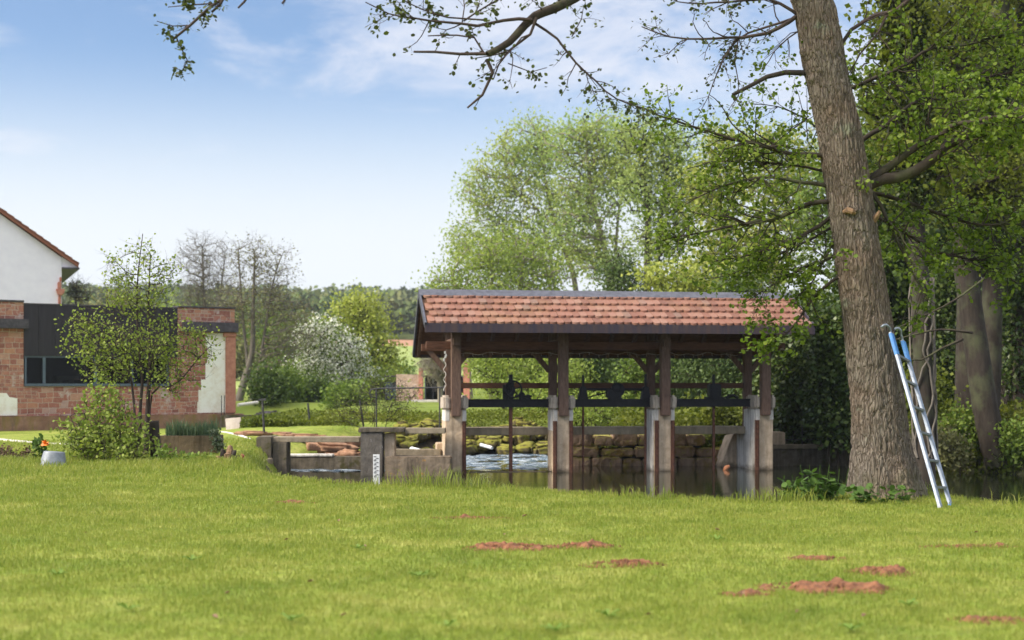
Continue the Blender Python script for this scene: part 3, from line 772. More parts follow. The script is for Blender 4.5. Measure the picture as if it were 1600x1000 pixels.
# posts, wall plates, braces
for s in POSTS:
    for t, zb, zt, wd in ((-0.3, 0.62, roofz(-0.3) - 0.16, 0.23), (1.1, 0.12, roofz(1.1) - 0.16, 0.20)):
        mb = MB(); mb.box(s - wd / 2, s + wd / 2, t - wd / 2, t + wd / 2, zb, zt)
        mb.build('post', M['timber'], SLU, bevel=0.015)
    for k in (-1, 1):
        for t in (-0.08, 1.1):
            if t < 0: continue
            mb = MB(); mb.bar((s + k * 0.08, t, 1.72), (s + k * 0.55, t, 2.28), 0.11, 0.13)
            mb.build('brace', M['timber'], SLU, bevel=0.01)
    mb = MB(); mb.box(s - 0.09, s + 0.09, -0.55, 1.45, 2.32, 2.50)
    mb.build('tie_beam', M['timber'], SLU, bevel=0.012)
mb = MB(); mb.box(S0 + 0.12, S1 - 0.35, -0.17, 0.03, 2.245, 2.43); mb.build('wall_plate', M['timber_h'], SLU, bevel=0.012)
mb = MB(); mb.box(S0 + 0.12, S1 - 0.35, 1.02, 1.2, 2.22, 2.40); mb.build('wall_plate', M['timber_h'], SLU, bevel=0.012)
mb = MB(); mb.box(S0 + 0.3, S1 - 0.3, T_R - 0.08, T_R + 0.08, Z_R - 0.36, Z_R - 0.18); mb.build('ridge_beam', M['timber_h'], SLU, bevel=0.012)
mb = MB(); mb.box(POSTS[0] + 0.11, POSTS[3] - 0.11, 1.07, 1.15, 1.29, 1.43); mb.build('hand_rail', M['timber_h'], SLU, bevel=0.01)
# rafters and boarding
n = 15
for i in range(n + 1):
    s = S0 + 0.12 + (S1 - S0 - 0.24) * i / n
    for a, b in ((T_F + 0.1, T_R), (T_R, T_B - 0.06)):
        mb = MB(); mb.bar((s, a, roofz(a) - 0.12), (s, b, roofz(b) - 0.12), 0.08, 0.12)
        mb.build('rafter', M['timber'], SLU)
roof = None
for a, b in ((T_F, T_R), (T_R, T_B)):
    mb = MB()
    mb.add([(S0, a, roofz(a) - 0.055), (S1, a, roofz(a) - 0.055), (S1, b, roofz(b) - 0.055), (S0, b, roofz(b) - 0.055),
            (S0, a, roofz(a) - 0.02), (S1, a, roofz(a) - 0.02), (S1, b, roofz(b) - 0.02), (S0, b, roofz(b) - 0.02)],
           [(0, 3, 2, 1), (4, 5, 6, 7), (0, 1, 5, 4), (1, 2, 6, 5), (2, 3, 7, 6), (3, 0, 4, 7)])
    o = mb.build('roof_boarding', M['boards'], SLU)
# beaver tail tiles: each a curved plate with a rounded tail
def tiles(front):
    mb = MB()
    te, tr = (T_F + 0.0, T_R) if front else (T_B, T_R)
    rows = 5 if front else 6
    tw = 0.181; n = int((S1 - S0 - 0.06) / tw)
    zs = np.array([roofz(te), roofz(tr)])
    for r in range(rows):
        f0 = (r - 0.10) / rows; f1 = (r + 1.25) / rows
        for c in range(n):
            x0 = S0 + 0.05 + c * tw + (tw * (0.46 if r % 2 else 0.03 * r))
            if x0 + tw > S1: continue
            jx = random.uniform(-.004, .004); jl = random.uniform(-.012, .012); jz = random.uniform(0, .012)
            pts = []
            for u, q in ((0.01, 0.05), (0.10, 0.022), (0.28, 0.004), (0.5, 0.0), (0.72, 0.004), (0.90, 0.022), (0.99, 0.05)):
                pts.append((u, q / 0.33))
            pts += [(0.99, 1.0), (0.01, 1.0)]
            V = []
            for lift in (0.088, 0.036):
                for u, q in pts:
                    fr = f0 + (f1 - f0) * q + jl
                    fr = min(fr, 0.985)
                    t = te + (tr - te) * fr
                    z = roofz(t) + lift * (1 - 0.75 * q) - 0.01 + jz * (1 - q)
                    V.append((x0 + jx + u * tw, t, z))
            k = len(pts)
            mb.add(V, [tuple(range(k)), tuple(range(k, 2 * k))[::-1]] + [(i, k + i, k + (i + 1) % k, (i + 1) % k) for i in range(k)])
    return mb.build('roof_tiling', M['tile'], SLU)
tiles(True); tiles(False)
# metal ridge, verges, gutter board
mb = MB(); mb.prism([(T_R - 0.30, roofz(T_R - 0.30) + 0.075), (T_R, Z_R + 0.085), (T_R + 0.30, roofz(T_R + 0.30) + 0.085), (T_R + 0.30, roofz(T_R + 0.30) + 0.06), (T_R, Z_R + 0.055), (T_R - 0.30, roofz(T_R - 0.30) + 0.05)], 0, S0 - 0.02, S1 + 0.02)
mb.build('ridge_cap', M['zincgrey'], SLU, bevel=0.006)
for s in (S0, S1):
    for a, b in ((T_F - 0.03, T_R), (T_R, T_B + 0.03)):
        mb = MB(); mb.bar((s, a, roofz(a) - 0.02), (s, b, roofz(b) - 0.02), 0.05, 0.16)
        mb.build('verge_board', M['zincgrey'] if s < 0 else M['gutter'], SLU, bevel=0.008)
mb = MB(); mb.box(S0 - 0.02, S1 + 0.02, T_F - 0.035, T_F + 0.0, 2.605, 2.825); mb.box(S0 - 0.02, S1 + 0.02, T_F - 0.06, T_F - 0.035, 2.605, 2.63)
mb.build('gutter_board', M['gutter'], SLU, bevel=0.006)
mb = MB(); mb.box(S0, S1, T_B - 0.02, T_B + 0.02, 2.07, 2.2); mb.build('gutter_board', M['gutter'], SLU, bevel=0.006)
# iron beams with the lifting gear
for i in range(3):
    a, b = POSTS[i] + 0.28, POSTS[i + 1] - 0.28
    mb = MB(); z0, z1 = 0.83, 1.03
    mb.box(a, b, 0.0, 0.16, z0, z0 + 0.025); mb.box(a, b, 0.0, 0.16, z1 - 0.025, z1); mb.box(a, b, 0.03, 0.07, z0 + 0.025, z1 - 0.025)
    mb.build('iron_beam', M['iron'], SLU, bevel=0.004)
for i in range(3):
    mb = MB(); a, b = POSTS[i] + 0.22, POSTS[i + 1] - 0.22
    mb.box(a, b, 0.50, 1.28, 0.13, 0.32)
    mb.build('concrete_walkway', M['beamcon'], SLU, bevel=0.015, rough=(0.13, 0.009, 4))
mb = MB(); mb.box(POSTS[0] + 0.25, POSTS[1] - 0.2, -0.05, 0.25, -1.4, -0.74); mb.build('sill', M['oldcon'], SLU, rough=(0.08, 0.03, 6))
# first winch: spoked hand wheel, rack plate and pinion train
def ring(mb, c, r, tube, n=28, m=8, ax=1):
    V = []; fs = []
    for i in range(n):
        a = 2 * PI * i / n
        for j in range(m):
            b = 2 * PI * j / m
            rr = r + tube * math.cos(b)
            V.append((c[0] + rr * math.cos(a), c[1] + tube * math.sin(b), c[2] + rr * math.sin(a)))
    for i in range(n):
        for j in range(m):
            fs.append((i * m + j, ((i + 1) % n) * m + j, ((i + 1) % n) * m + (j + 1) % m, i * m + (j + 1) % m))
    mb.add(V, fs)
def disc(mb, c, r, t0, t1, n=24, teeth=0):
    poly = []
    for i in range(n * (2 if teeth else 1)):
        a = 2 * PI * i / (n * (2 if teeth else 1))
        rr = r * (1 - (0.12 if teeth and i % 2 else 0))
        poly.append((c[0] + rr * math.cos(a), c[2] + rr * math.sin(a)))
    mb.prism(poly, 1, t0, t1)
WIN = thing('winch', None, None, (0, 0, 0)); WIN.parent = SLU; del_keys = [k for k in WIN.keys()]
sx = s_of(798, 0.08)
mb = MB(); ring(mb, (sx + 0.05, -0.02, 1.27), 0.20, 0.022)
for k in range(5):
    a = 2 * PI * k / 5 + 0.3
    mb.tube([(sx + 0.05, -0.02, 1.27), (sx + 0.05 + 0.2 * math.cos(a), -0.02, 1.27 + 0.2 * math.sin(a))], 0.014, 6)
disc(mb, (sx + 0.05, 0, 1.27), 0.045, -0.06, 0.02, 12)
mb.build('hand_wheel', M['iron'], WIN)
mb = MB(); mb.box(sx - 0.19, sx + 0.03, 0.06, 0.14, 1.03, 1.38); mb.box(sx - 0.06, sx + 0.06, 0.0, 0.06, 1.03, 1.50)
disc(mb, (sx - 0.05, 0, 1.25), 0.17, 0.02, 0.05, 22, True)
mb.build('winch_frame', M['iron'], WIN, bevel=0.006)
mb = MB(); disc(mb, (sx + 0.27, 0, 1.12), 0.085, 0.0, 0.12, 16, True); disc(mb, (sx + 0.42, 0, 1.09), 0.06, 0.0, 0.10, 12, True)
mb.tube([(sx + 0.1, 0.06, 1.1), (sx + 0.52, 0.06, 1.1)], 0.028, 8); mb.box(sx + 0.2, sx + 0.5, 0.03, 0.11, 1.03, 1.07)
mb.build('pinion', M['iron'], WIN)
def rod(px, t, y0, y1, w, mat_up, mat_low):
    s = s_of(px, t); a, b = z_of(y0, s, t), z_of(y1, s, t)
    mb = MB(); mb.box(s - w / 2, s + w / 2, t - w / 2, t + w / 2, 0.83, a); o = mb.build('lifting_rod', mat_up, SLU, bevel=0.004) if a > 0.9 else None
    mb = MB(); mb.box(s - w / 2 + 0.002, s + w / 2 - 0.002, t - w / 2, t + w / 2, b, 0.828); mb.build('lifting_rod', mat_low, SLU, bevel=0.004)
rod(798, 0.11, 585, 790, 0.085, M['iron'], M['rust'])
rod(911, 0.11, 586, 780, 0.05, M['iron'], M['rust'])
rod(1008.5, 0.11, 584, 780, 0.05, M['iron'], M['rust'])
rod(1115, 0.11, 585, 750, 0.06, M['iron'], M['rust'])
# second winch: long shaft between two rods with a gear case
WIN2 = thing('winch', None, None); WIN2.parent = SLU
sa, sb, sc = s_of(911, .1), s_of(1008.5, .1), s_of(962, .1)
mb = MB(); mb.tube([(sa - 0.05, 0.1, 1.265), (sb + 0.06, 0.1, 1.265)], 0.032, 10); mb.tube([(sa + 0.08, 0.1, 1.06), (sc - 0.18, 0.1, 1.2)], 0.018, 6); mb.build('shaft', M['iron'], WIN2)
for s in (sa, sb):
    mb = MB()
    mb.prism([(s - 0.13, 1.03), (s + 0.13, 1.03), (s + 0.09, 1.17), (s + 0.07, 1.33), (s - 0.07, 1.33), (s - 0.09, 1.17)], 1, 0.03, 0.19)
    mb.build('bearing_block', M['iron'], WIN2, bevel=0.012)
mb = MB(); mb.box(sc - 0.24, sc + 0.12, 0.0, 0.2, 1.06, 1.27); disc(mb, (sc + 0.05, 0, 1.25), 0.175, 0.02, 0.16, 24, True); mb.box(sc - 0.2, sc + 0.16, 0.02, 0.18, 1.03, 1.06)
ring(mb, (sc, -0.02, 1.31), 0.11, 0.02, 20, 6)
mb.build('gear_case', M['iron'], WIN2, bevel=0.012)
# third winch: upright box on a flange
WIN3 = thing('winch', None, None); WIN3.parent = SLU
s3 = s_of(1116, .1)
mb = MB(); mb.box(s3 - 0.15, s3 + 0.15, -0.03, 0.24, 1.08, 1.40); mb.build('gear_case', M['iron'], WIN3, bevel=0.02)
mb = MB(); mb.box(s3 - 0.24, s3 + 0.24, -0.02, 0.2, 1.03, 1.08); mb.tube([(s3 + 0.3, 0.1, 1.05), (s3 + 0.5, 0.1, 1.12), (s3 + 0.62, 0.1, 1.05)], 0.04, 7); mb.build('flange', M['iron'], WIN3, bevel=0.006)
for o in (WIN, WIN2, WIN3):
    for k in list(o.keys()): del o[k]
# string of small lamps hung along the rear eave and down the first post
pts = []
for i in range(120):
    u = i / 119; s = S0 + 0.9 + u * (POSTS[3] - S0 - 1.2)
    pts.append((s, 0.98, 2.20 - 0.05 * abs(math.sin(u * 21)) - 0.02 * math.sin(u * 90)))
mb = MB(); mb.tube(pts, 0.004, 5, False)
for i in range(0, 119, 4): mb.tube([pts[i], (pts[i][0] + 0.01, pts[i][1], pts[i][2] - 0.07)], 0.004, 4)
sp = POSTS[0] - 0.13
q = [(sp + 0.03 * math.sin(i * 0.9), 0.96 + 0.02 * math.cos(i), 2.2 - i * 0.036) for i in range(28)]
mb.tube(q, 0.009, 5)
o = thing('light_string', 'thin string of fairy lights hung under the sluice eave and down its post', 'light string', (OX, OY, 0), TH)
mb.build('cable', M['limewash'], o)
mb = MB()
for i in (0, 2, 3, 5): mb.box(q[i][0] - 0.02, q[i][0] + 0.02, 0.90, 0.94, q[i][2] - 0.05, q[i][2] + 0.02)
mb.build('lamp', M['white'], o, bevel=0.008)

# orange float on the pond
c = at(1132, 733, 35.6)
o = thing('float', 'small orange float lying on the pond between the right hand piers', 'float', (c[0], c[1], WZ))
mb = MB(); mb.tube([(0, 0, -0.02), (0.05, 0.02, 0.06), (0.13, 0, 0.1)], [0.05, 0.06, 0.03], 10); mb.build('body', simple('orange float skin', (0.55, 0.20, 0.09), (0.66, 0.28, 0.13)), o, smooth=True)

# ------------------------------------------------------------------ left weir, deck, abutment
def W(name, label, cat, c, rz=0, group=None): return thing(name, label, cat, c, rz, group)
c = at(600, 745, 33.4)
o = W('weir_block', 'dark speckled concrete weir block with slab bridge beside the sluice', 'weir', (c[0], c[1], 0))
X = lambda px, Y: (px - 800) / F * Y - c[0]
mb = MB(); mb.box(X(563, 33.4), X(598, 33.4), 0, 0.4, -1.4, 0.26); mb.build('block', M['speckled'], o, bevel=0.02, rough=(0.12, 0.015, 4))
mb = MB(); mb.box(X(560, 33.4), X(632, 33.4), -0.03, 0.7, 0.262, 0.37); mb.build('mossy_coping', M['oldcon'], o, bevel=0.015, rough=(0.1, 0.014, 5))
mb = MB(); mb.box(X(632, 33.4) + 0.003, X(698, 34.4), 0.1, 0.7, 0.23, 0.355); mb.build('slab', M['beamcon'], o, bevel=0.012, rough=(0.12, 0.008, 4))
mb = MB(); mb.box(X(600, 33.4), X(616, 33.4), 0.15, 0.55, -0.5, 0.235); mb.build('support', M['pier'], o, bevel=0.015, rough=(0.1, 0.008, 4))
mb = MB(); mb.box(X(602, 33.2) + 0.002, X(705, 33.2), -0.2, 0.55, -1.4, -0.30); mb.build('curb', M['lichencon'], o, bevel=0.03, rough=(0.12, 0.015, 4))
mb = MB(); mb.box(X(616, 35), X(690, 35), 1.4, 1.7, -1.2, -0.2); mb.build('rear_sill', M['beamcon'], o, bevel=0.02, rough=(0.14, 0.01, 4))
# white staff gauge in front of it
c2 = at(588, 746, 29.6)
g = W('staff_gauge', 'narrow white water level gauge board with black marks on the bank', 'gauge', (c2[0], c2[1], G(c2[0], c2[1])))
x0 = 0.068
zb, zt2 = c2[2] - G(c2[0], c2[1]) - 0.2, at(588, 710, 29.6)[2] - G(c2[0], c2[1])
mb = MB(); mb.box(-x0, x0, 0, 0.02, zb, zt2); mb.build('board', M['white'], g, bevel=0.003)
mb = MB()
nk = 11
for k in range(nk):
    z = zt2 - 0.04 - k * 0.042
    if k % 2 == 0: mb.box(-0.052, 0.0, -0.004, 0.0, z - 0.014, z)
    else: mb.box(0.004, 0.05, -0.004, 0.0, z - 0.012, z); mb.bar((-0.04, -0.002, z - 0.03), (0.03, -0.002, z + 0.004), 0.004, 0.010)
mb.build('scale_mark', M['black'], g)
# footbridge deck with post and stepped abutment
c = at(425, 728, 34.0)
o = W('footbridge', 'low concrete footbridge slab on a square post and stepped abutment', 'footbridge', (c[0], c[1], 0))
mb = MB(); mb.box(X(420, 34), X(563, 34.2), 0.1, 0.75, 0.0, 0.125); mb.build('slab', M['beamcon'], o, bevel=0.012, rough=(0.14, 0.010, 4))
mb = MB(); mb.box(X(426, 34), X(448, 34), 0.0, 0.62, -1.2, -0.003); mb.build('post', M['oldcon'], o, bevel=0.015, rough=(0.1, 0.012, 4))
mb = MB(); mb.prism([(X(425, 34), 0.14), (X(402, 34), 0.14), (X(402, 34), -0.06), (X(392, 34), -0.06), (X(392, 34), -0.3), (X(376, 34), -0.42), (X(376, 34), -1.3), (X(425, 34), -1.3)], 1, -0.1, 0.9)
mb.build('abutment', M['oldcon'], o, bevel=0.015, rough=(0.12, 0.016, 4))
mb = MB(); mb.box(X(372, 33), X(424, 33.6), -1.0, -0.12, -0.62, -0.36); mb.build('step', M['beamcon'], o, bevel=0.02, rough=(0.15, 0.014, 4))
# channel wall with pale edging
c3 = at(448, 735, 35.6)
o = W('channel_wall', 'low dark stained channel wall behind the footbridge', 'wall', (c3[0], c3[1], 0))
c = c3
mb = MB(); mb.box(X(449, 35.6), X(606, 35.6), 0, 0.4, -1.4, -0.42); mb.build('wall_face', M['oldcon'], o, bevel=0.02, rough=(0.15, 0.015, 4))
mb = MB(); mb.box(X(451, 35.6), X(520, 35.6), -0.02, 0.36, -0.418, -0.36); mb.build('coping', M['limewash'], o, bevel=0.012, rough=(0.15, 0.01, 4))
def ribbon(name, label, pts, wdt, mat, h=0.05):
    """a kerb ribbon laid along the ground"""
    o = None; mb = MB(); P = []
    for (x0, y0), (x1, y1) in zip(pts[:-1], pts[1:]):
        n = max(2, int(math.hypot(x1 - x0, y1 - y0) / 0.35))
        for k in range(n): P.append((x0 + (x1 - x0) * k / n, y0 + (y1 - y0) * k / n))
    P.append(pts[-1]); P = np.array(P)
    T = np.gradient(P, axis=0); T /= np.linalg.norm(T, axis=1)[:, None]; N = np.stack([-T[:, 1], T[:, 0]], -1) * wdt / 2
    A, B = P + N, P - N
    z = gz(P[:, 0], P[:, 1])
    V = np.concatenate([np.c_[A, z - 0.1], np.c_[A, z + h], np.c_[B, z + h], np.c_[B, z - 0.1]]); n = len(P)
    fs = []
    for k in range(n - 1):
        for r in range(3): fs.append((r * n + k, r * n + k + 1, (r + 1) * n + k + 1, (r + 1) * n + k))
    mb.add(V, fs); return tag(mb.build(name, mat), label, 'kerb')
gy = lambda px, py: tuple(at(px, py, H * F / (py - 600))[:2])
ribbon('path_edging', 'pale kerb line crossing the lawn before the stone house', [gy(-60, 681), gy(0, 685), gy(45, 688), gy(92, 691), gy(130, 694)], 0.16, M['edging'], 0.03)
ribbon('path_edging', 'pale kerb line curving from the house corner to the channel', [gy(345, 676), gy(380, 682), tuple(at(450, 694, 36.6)[:2]), tuple(at(505, 712, 36.1)[:2])], 0.10, M['edging'], 0.02)
# slabs of red stone on the left bank
def boulder(name, label, cat, c, size, mat, seed, rz=0, group=None, flat=False):
    bm = bmesh.new(); bmesh.ops.create_cube(bm, size=1.0)
    bmesh.ops.bevel(bm, geom=list(bm.edges), offset=0.2, segments=2, affect='EDGES')
    bmesh.ops.subdivide_edges(bm, edges=list(bm.edges), cuts=2, use_grid_fill=True)
    for v in bm.verts:
        k = mnoise.noise_vector(v.co * 1.7 + Vector((seed * 3.1, seed, 0))) * 0.22 + mnoise.noise_vector(v.co * 5 + Vector((seed, 0, 0))) * 0.06
        v.co = v.co + k
        v.co = Vector((v.co.x * size[0], v.co.y * size[1], v.co.z * size[2]))
    me = bpy.data.meshes.new(name); bm.to_mesh(me); bm.free()
    o = put(name, me, mat, smooth=True); o.location = c; o.rotation_euler = (random.uniform(-.1, .1), random.uniform(-.1, .1), rz)
    return tag(o, label, cat, group)
for i, (px, py, Y, sz, lab) in enumerate(((478, 682, 38.8, (1.0, .4, .14), 'long flat red slab lying on the slope behind the footbridge'), (520, 700, 38.0, (1.2, .6, .3), 'big tilted red slab on the bank below the railing'), (545, 692, 38.6, (.7, .5, .3), 'rounded red stone behind the big tilted slab'),
        (520, 713, 37.2, (.8, .4, .16), 'flat red stone at the foot of the big tilted slab'), (497, 692, 38.2, (.6, .4, .22), 'small red stone on the path side of the slabs'), (400, 678, 38.5, (1.0, .4, .16), 'low red stone beside the leaning pale slab'), (550, 711, 37.0, (.7, .5, .25), 'squat red stone nearest the weir block'), (440, 679, 39.0, (.7, .35, .14), 'red slab in the middle of the stone row above the bridge'))):
    c = at(px, py, Y); boulder('stone_slab', lab, 'stone', c, sz, M['redrock'], i, random.uniform(-.4, .4), 'red stone slabs on the left bank')
# mossy stones on the far bank, seen through the first gate
labm = 'moss covered stone in the heaped far bank beyond the white water'
rnd = random.Random(5)
for i in range(64):
    px = rnd.uniform(615, 900); f = rnd.random()
    x = (px - 800) / F * 44
    Y = 43.2 + f * 2.0 - 0.7 * max(0, (-1.2 - x)) 
    z = -0.72 + f * 0.85
    boulder('bank_stone', labm, 'stone', (x, Y, z), (rnd.uniform(.4, .8), rnd.uniform(.4, .6), rnd.uniform(.25, .42)), M['mossrock'], i, rnd.uniform(0, 3), 'moss covered stones heaped on the far bank')
# big block wall to the right of the white water
o = W('block_wall', 'low wall of big mossy red sandstone blocks behind the sluice', 'wall', (1.55, 37.35, 0))
rows = [(-1.2, -0.52), (-0.515, -0.24), (-0.235, 0.10)]
for r, (za, zb) in enumerate(rows):
    x = 0.0; mb = MB()
    while x < 5.4:
        wd = rnd.uniform(0.4, 0.95)
        if not (r == 2 and x > 3.3):
            mb.box(x, x + wd - 0.035, 0.13 * r + rnd.uniform(-.09, .09), 0.9 + 0.2 * r, za, zb - rnd.uniform(0, .09))
        x += wd
    mb.build('block_course', M['sandblock'], o, bevel=0.04, rough=(0.085, 0.05, 4.2))
mb = MB(); mb.box(4.1, 5.9, 0.75, 1.3, -1.0, -0.10); mb.build('block_course', M['oldcon'], o, bevel=0.05, rough=(0.13, 0.03, 3))
c = at(608, 700, 0.0 + 36.5)
# pipes lying about
p0, p1 = at(643, 702.5, 40.5), at(658, 706.5, 40.2)
mb = MB(); mb.tube([p0, p1], 0.085, 12); tag(mb.build('pipe', M['white'], world=True), 'short white pipe sticking out of the mossy bank left of the sluice', 'pipe')
p0, p1 = at(751, 695, 42.4), at(769, 700, 42.0)
mb = MB(); mb.tube([p0, p1], 0.05, 10); tag(mb.build('pipe', M['white']), 'thin white pipe slanting over the mossy stones beyond the white water', 'pipe')

# right hand dam wall with a light railing
c = at(1206, 735, 37.2)
o = W('dam_wall', 'low dark weathered dam wall reaching right from the sluice behind the trunk', 'wall', (c[0], c[1], 0), R(5))
mb = MB(); mb.box(0.0, 3.6, 0, 0.6, -1.5, -0.30); mb.build('wall_face', M['oldcon'], o, bevel=0.03, rough=(0.16, 0.02, 3))
mb = MB(); mb.box(-0.02, 3.6, -0.05, 0.5, -0.298, -0.19); mb.build('coping', M['beamcon'], o, bevel=0.02, rough=(0.16, 0.012, 4))
mb = MB(); mb.box(0.0, 0.36, 0.0, 0.5, -0.188, 0.14); mb.build('end_block', M['pier'], o, bevel=0.02, rough=(0.1, 0.015, 4))
mb = MB(); mb.tube([(0.84, 0.1, -.2), (0.84, 0.1, 0.62)], 0.014, 6); mb.tube([(1.34, 0.1, -.2), (1.34, 0.1, 0.55)], 0.014, 6); mb.tube([(0.38, 0.1, -0.06), (3.5, 0.1, -0.05)], 0.014, 6)
mb.build('railing', M['rail'], o)

# railing on the far bank
c = at(578, 655, 41)
o = W('railing', 'thin dark iron handrail on posts above the far bank', 'railing', (c[0], c[1], 0))
X = lambda px, Y=41: (px - 800) / F * Y - c[0]
Z = lambda py, Y=41: H - (py - 600) / F * Y
mb = MB(); pts = [(X(590), 0, Z(622)), (X(580), 0, Z(620)), (X(577), 0, Z(614)), (X(580), 0, Z(609)), (X(588), 0, Z(607)), (X(695), 0, Z(605.5)), (X(735), 0, Z(605))]
mb.tube(pts, 0.022, 8); mb.build('top_rail', M['rail'], o, smooth=True)
for px in (588, 687):
    mb = MB(); mb.tube([(X(px), 0, Z(668)), (X(px), 0, Z(607))], 0.022, 8); mb.build('post', M['rail'], o)
for px0, py0, px1, py1, Y, lab in ((413, 675, 410, 625, 38.5, 'iron stake above the footbridge with a small flat top'), (485, 662, 481, 630, 43, 'leaning short iron stake in the middle of the far bank'), (568, 658, 562, 625, 42, 'leaning iron stake nearest the iron handrail')):
    a, b = at(px0, py0, Y), at(px1, py1, Y)
    a[2] -= 0.15
    mb = MB(); mb.tube([a, b], 0.03, 8)
    if px0 == 413: mb.bar(b + np.array((-.1, 0, 0)), b + np.array((.1, 0, 0.02)), 0.05, 0.06)
    tag(mb.build('fence_stake', M['rail']), lab, 'stake', 'iron stakes along the far bank')
# ------------------------------------------------------------------ stone annex on the left
B0 = np.array([-15.84, 44.0]); BA = math.atan2(4.0, 6.49)
ca, sa_ = math.cos(BA), math.sin(BA)
ANX = thing('stone_annex', 'long low red sandstone annex with dark metal panel and ribbon window', 'building', (B0[0], B0[1], 0), BA)
def u_of(px, t=0.0):
    k = (px - 800) / F
    x0, y0 = B0[0] - sa_ * t, B0[1] + ca * t
    return (k * y0 - x0) / (ca - k * sa_)
def bz(py, px): return H - (py - 600) / F * (B0[1] + sa_ * u_of(px))
uL, u37, u43, u265, u280, u315, u352, u367 = -4.0, u_of(37), u_of(43), u_of(265), u_of(277), u_of(318), u_of(352), u_of(367)
ZT, ZS, ZW0, ZW1, ZB = 3.95, 3.20, 1.33, 2.28, 0.40
def bb(x0, x1, y0, y1, z0, z1): return MB().box(x0, x1, y0, y1, z0, z1)
wl = bb(uL, u37, 0, 0.5, ZB, ZT).build('wall', M['masonry'], ANX)
bb(u37 + .001, u265, 0, 0.5, ZB, ZW0).build('wall', M['masonry'], ANX)
bb(u265 + .001, u367 - 0.01, 0, 0.5, ZB, ZT - 0.02).build('wall', M['masonry'], ANX)
bb(u37 + .001, u265, 0.12, 0.5, ZW1, ZT - 0.05).build('wall', M['masonry'], ANX)
bb(u367 - .5, u367 - 0.012, 0.5, 9, ZB, ZT - 0.02).build('wall', M['masonry'], ANX)
bb(uL, uL + .5, 0.5, 9, ZB, ZT - 0.02).build('wall', M['masonry'], ANX)
bb(uL, u367, 9, 9.4, ZB, ZT - 0.02).build('wall', M['masonry'], ANX)
bb(uL + .5, u367 - .5, 0.5, 9, 3.3, 3.5).build('roof', M['slate'], ANX)
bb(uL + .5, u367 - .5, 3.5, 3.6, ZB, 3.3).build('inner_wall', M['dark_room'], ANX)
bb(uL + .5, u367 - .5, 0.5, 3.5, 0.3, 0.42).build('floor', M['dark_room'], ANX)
# dark cladding with standing seams
mb = bb(u37 + .01, u280, -0.03, 0.11, ZW1, ZT - 0.06)
u = u37 + 0.45
while u < u280 - 0.1:
    mb.box(u - 0.012, u + 0.012, -0.05, -0.03, ZW1 + 0.01, ZT - 0.07); u += 0.52
mb.build('cladding', M['cladding'], ANX)
bb(u37 + .01, u280, -0.05, 0.14, ZT - 0.058, ZT - 0.02).build('cladding_cap', M['slate'], ANX)
bb(uL, u37 + 0.01, -0.04, 0.52, ZT + .002, ZT + 0.06).build('coping', M['slate'], ANX, bevel=0.01)
bb(u280 + .01, u367 + 0.01, -0.04, 0.52, ZT - 0.018, ZT + 0.03).build('coping', M['slate'], ANX, bevel=0.01)
bb(uL, u43, -0.20, -0.002, 3.12, 3.42).build('ledge', M['slate'], ANX, bevel=0.015)
bb(u_of(284), u367 + 0.06, -0.20, -0.002, 3.14, 3.46).build('ledge', M['slate'], ANX, bevel=0.015)
bb(u_of(348), u367 + 0.02, -0.12, -0.003, 2.98, 3.135).build('corbel', M['redstone'], ANX, bevel=0.02)
bb(u352, u367, -0.10, 0.02, 0.42, 2.978).build('pilaster', M['redstone'], ANX, bevel=0.015)
mb = MB(); P = [(u_of(308), 0.44), (u352 - .004, 0.44), (u352 - .004, 3.11), (u_of(321), 3.11), (u_of(321), 2.62), (u_of(324), 2.62), (u_of(324), 2.1), (u_of(321), 2.1), (u_of(321), 1.55), (u_of(314), 1.55), (u_of(314), 1.2), (u_of(310), 1.2), (u_of(310), 0.8), (u_of(308), .8)]
mb.prism(P, 1, -0.022, -0.001); mb.build('plaster_panel', M['plaster'], ANX)
mb = MB(); P = [(uL, 0.42), (u_of(27), 0.42), (u_of(27), 0.95), (u_of(14), 1.0), (u_of(10), 1.12), (uL, 1.15)]
mb.prism(P, 1, -0.020, -0.001); mb.build('plaster_panel', M['plaster'], ANX)
mb = bb(uL, u367 + 0.25, -0.22, 0.3, -0.6, ZB - .001)
mb.build('plinth', M['plinth'], ANX, bevel=0.02, rough=(0.25, 0.015, 3))
bb(u_of(340), u_of(388), -0.75, -0.222, -0.8, 0.36).build('end_block', M['oldcon'], ANX, bevel=0.03, rough=(0.14, 0.02, 3))
# ribbon window
win = thing('window', None, None); win.parent = ANX
ww0, ww1 = u37 + .012, u265 - .002
bb(ww0, ww1, -0.05, 0.16, ZW0 + .002, ZW0 + 0.085).build('sill', M['darkframe'], win)
bb(ww0, ww1, 0.0, 0.12, ZW1 - 0.05, ZW1 - .003).build('frame', M['darkframe'], win)
for px, wd in ((40, .05), (69, .085), (149, .085), (206, .085), (262, .07)):
    bb(u_of(px) - wd / 2, u_of(px) + wd / 2, -0.01, 0.12, ZW0 + .088, ZW1 - .053).build('mullion', M['darkframe'], win)
bb(ww0 + .02, ww1 - .02, 0.05, 0.06, ZW0 + .088, ZW1 - .053).build('pane', M['glass'], win)
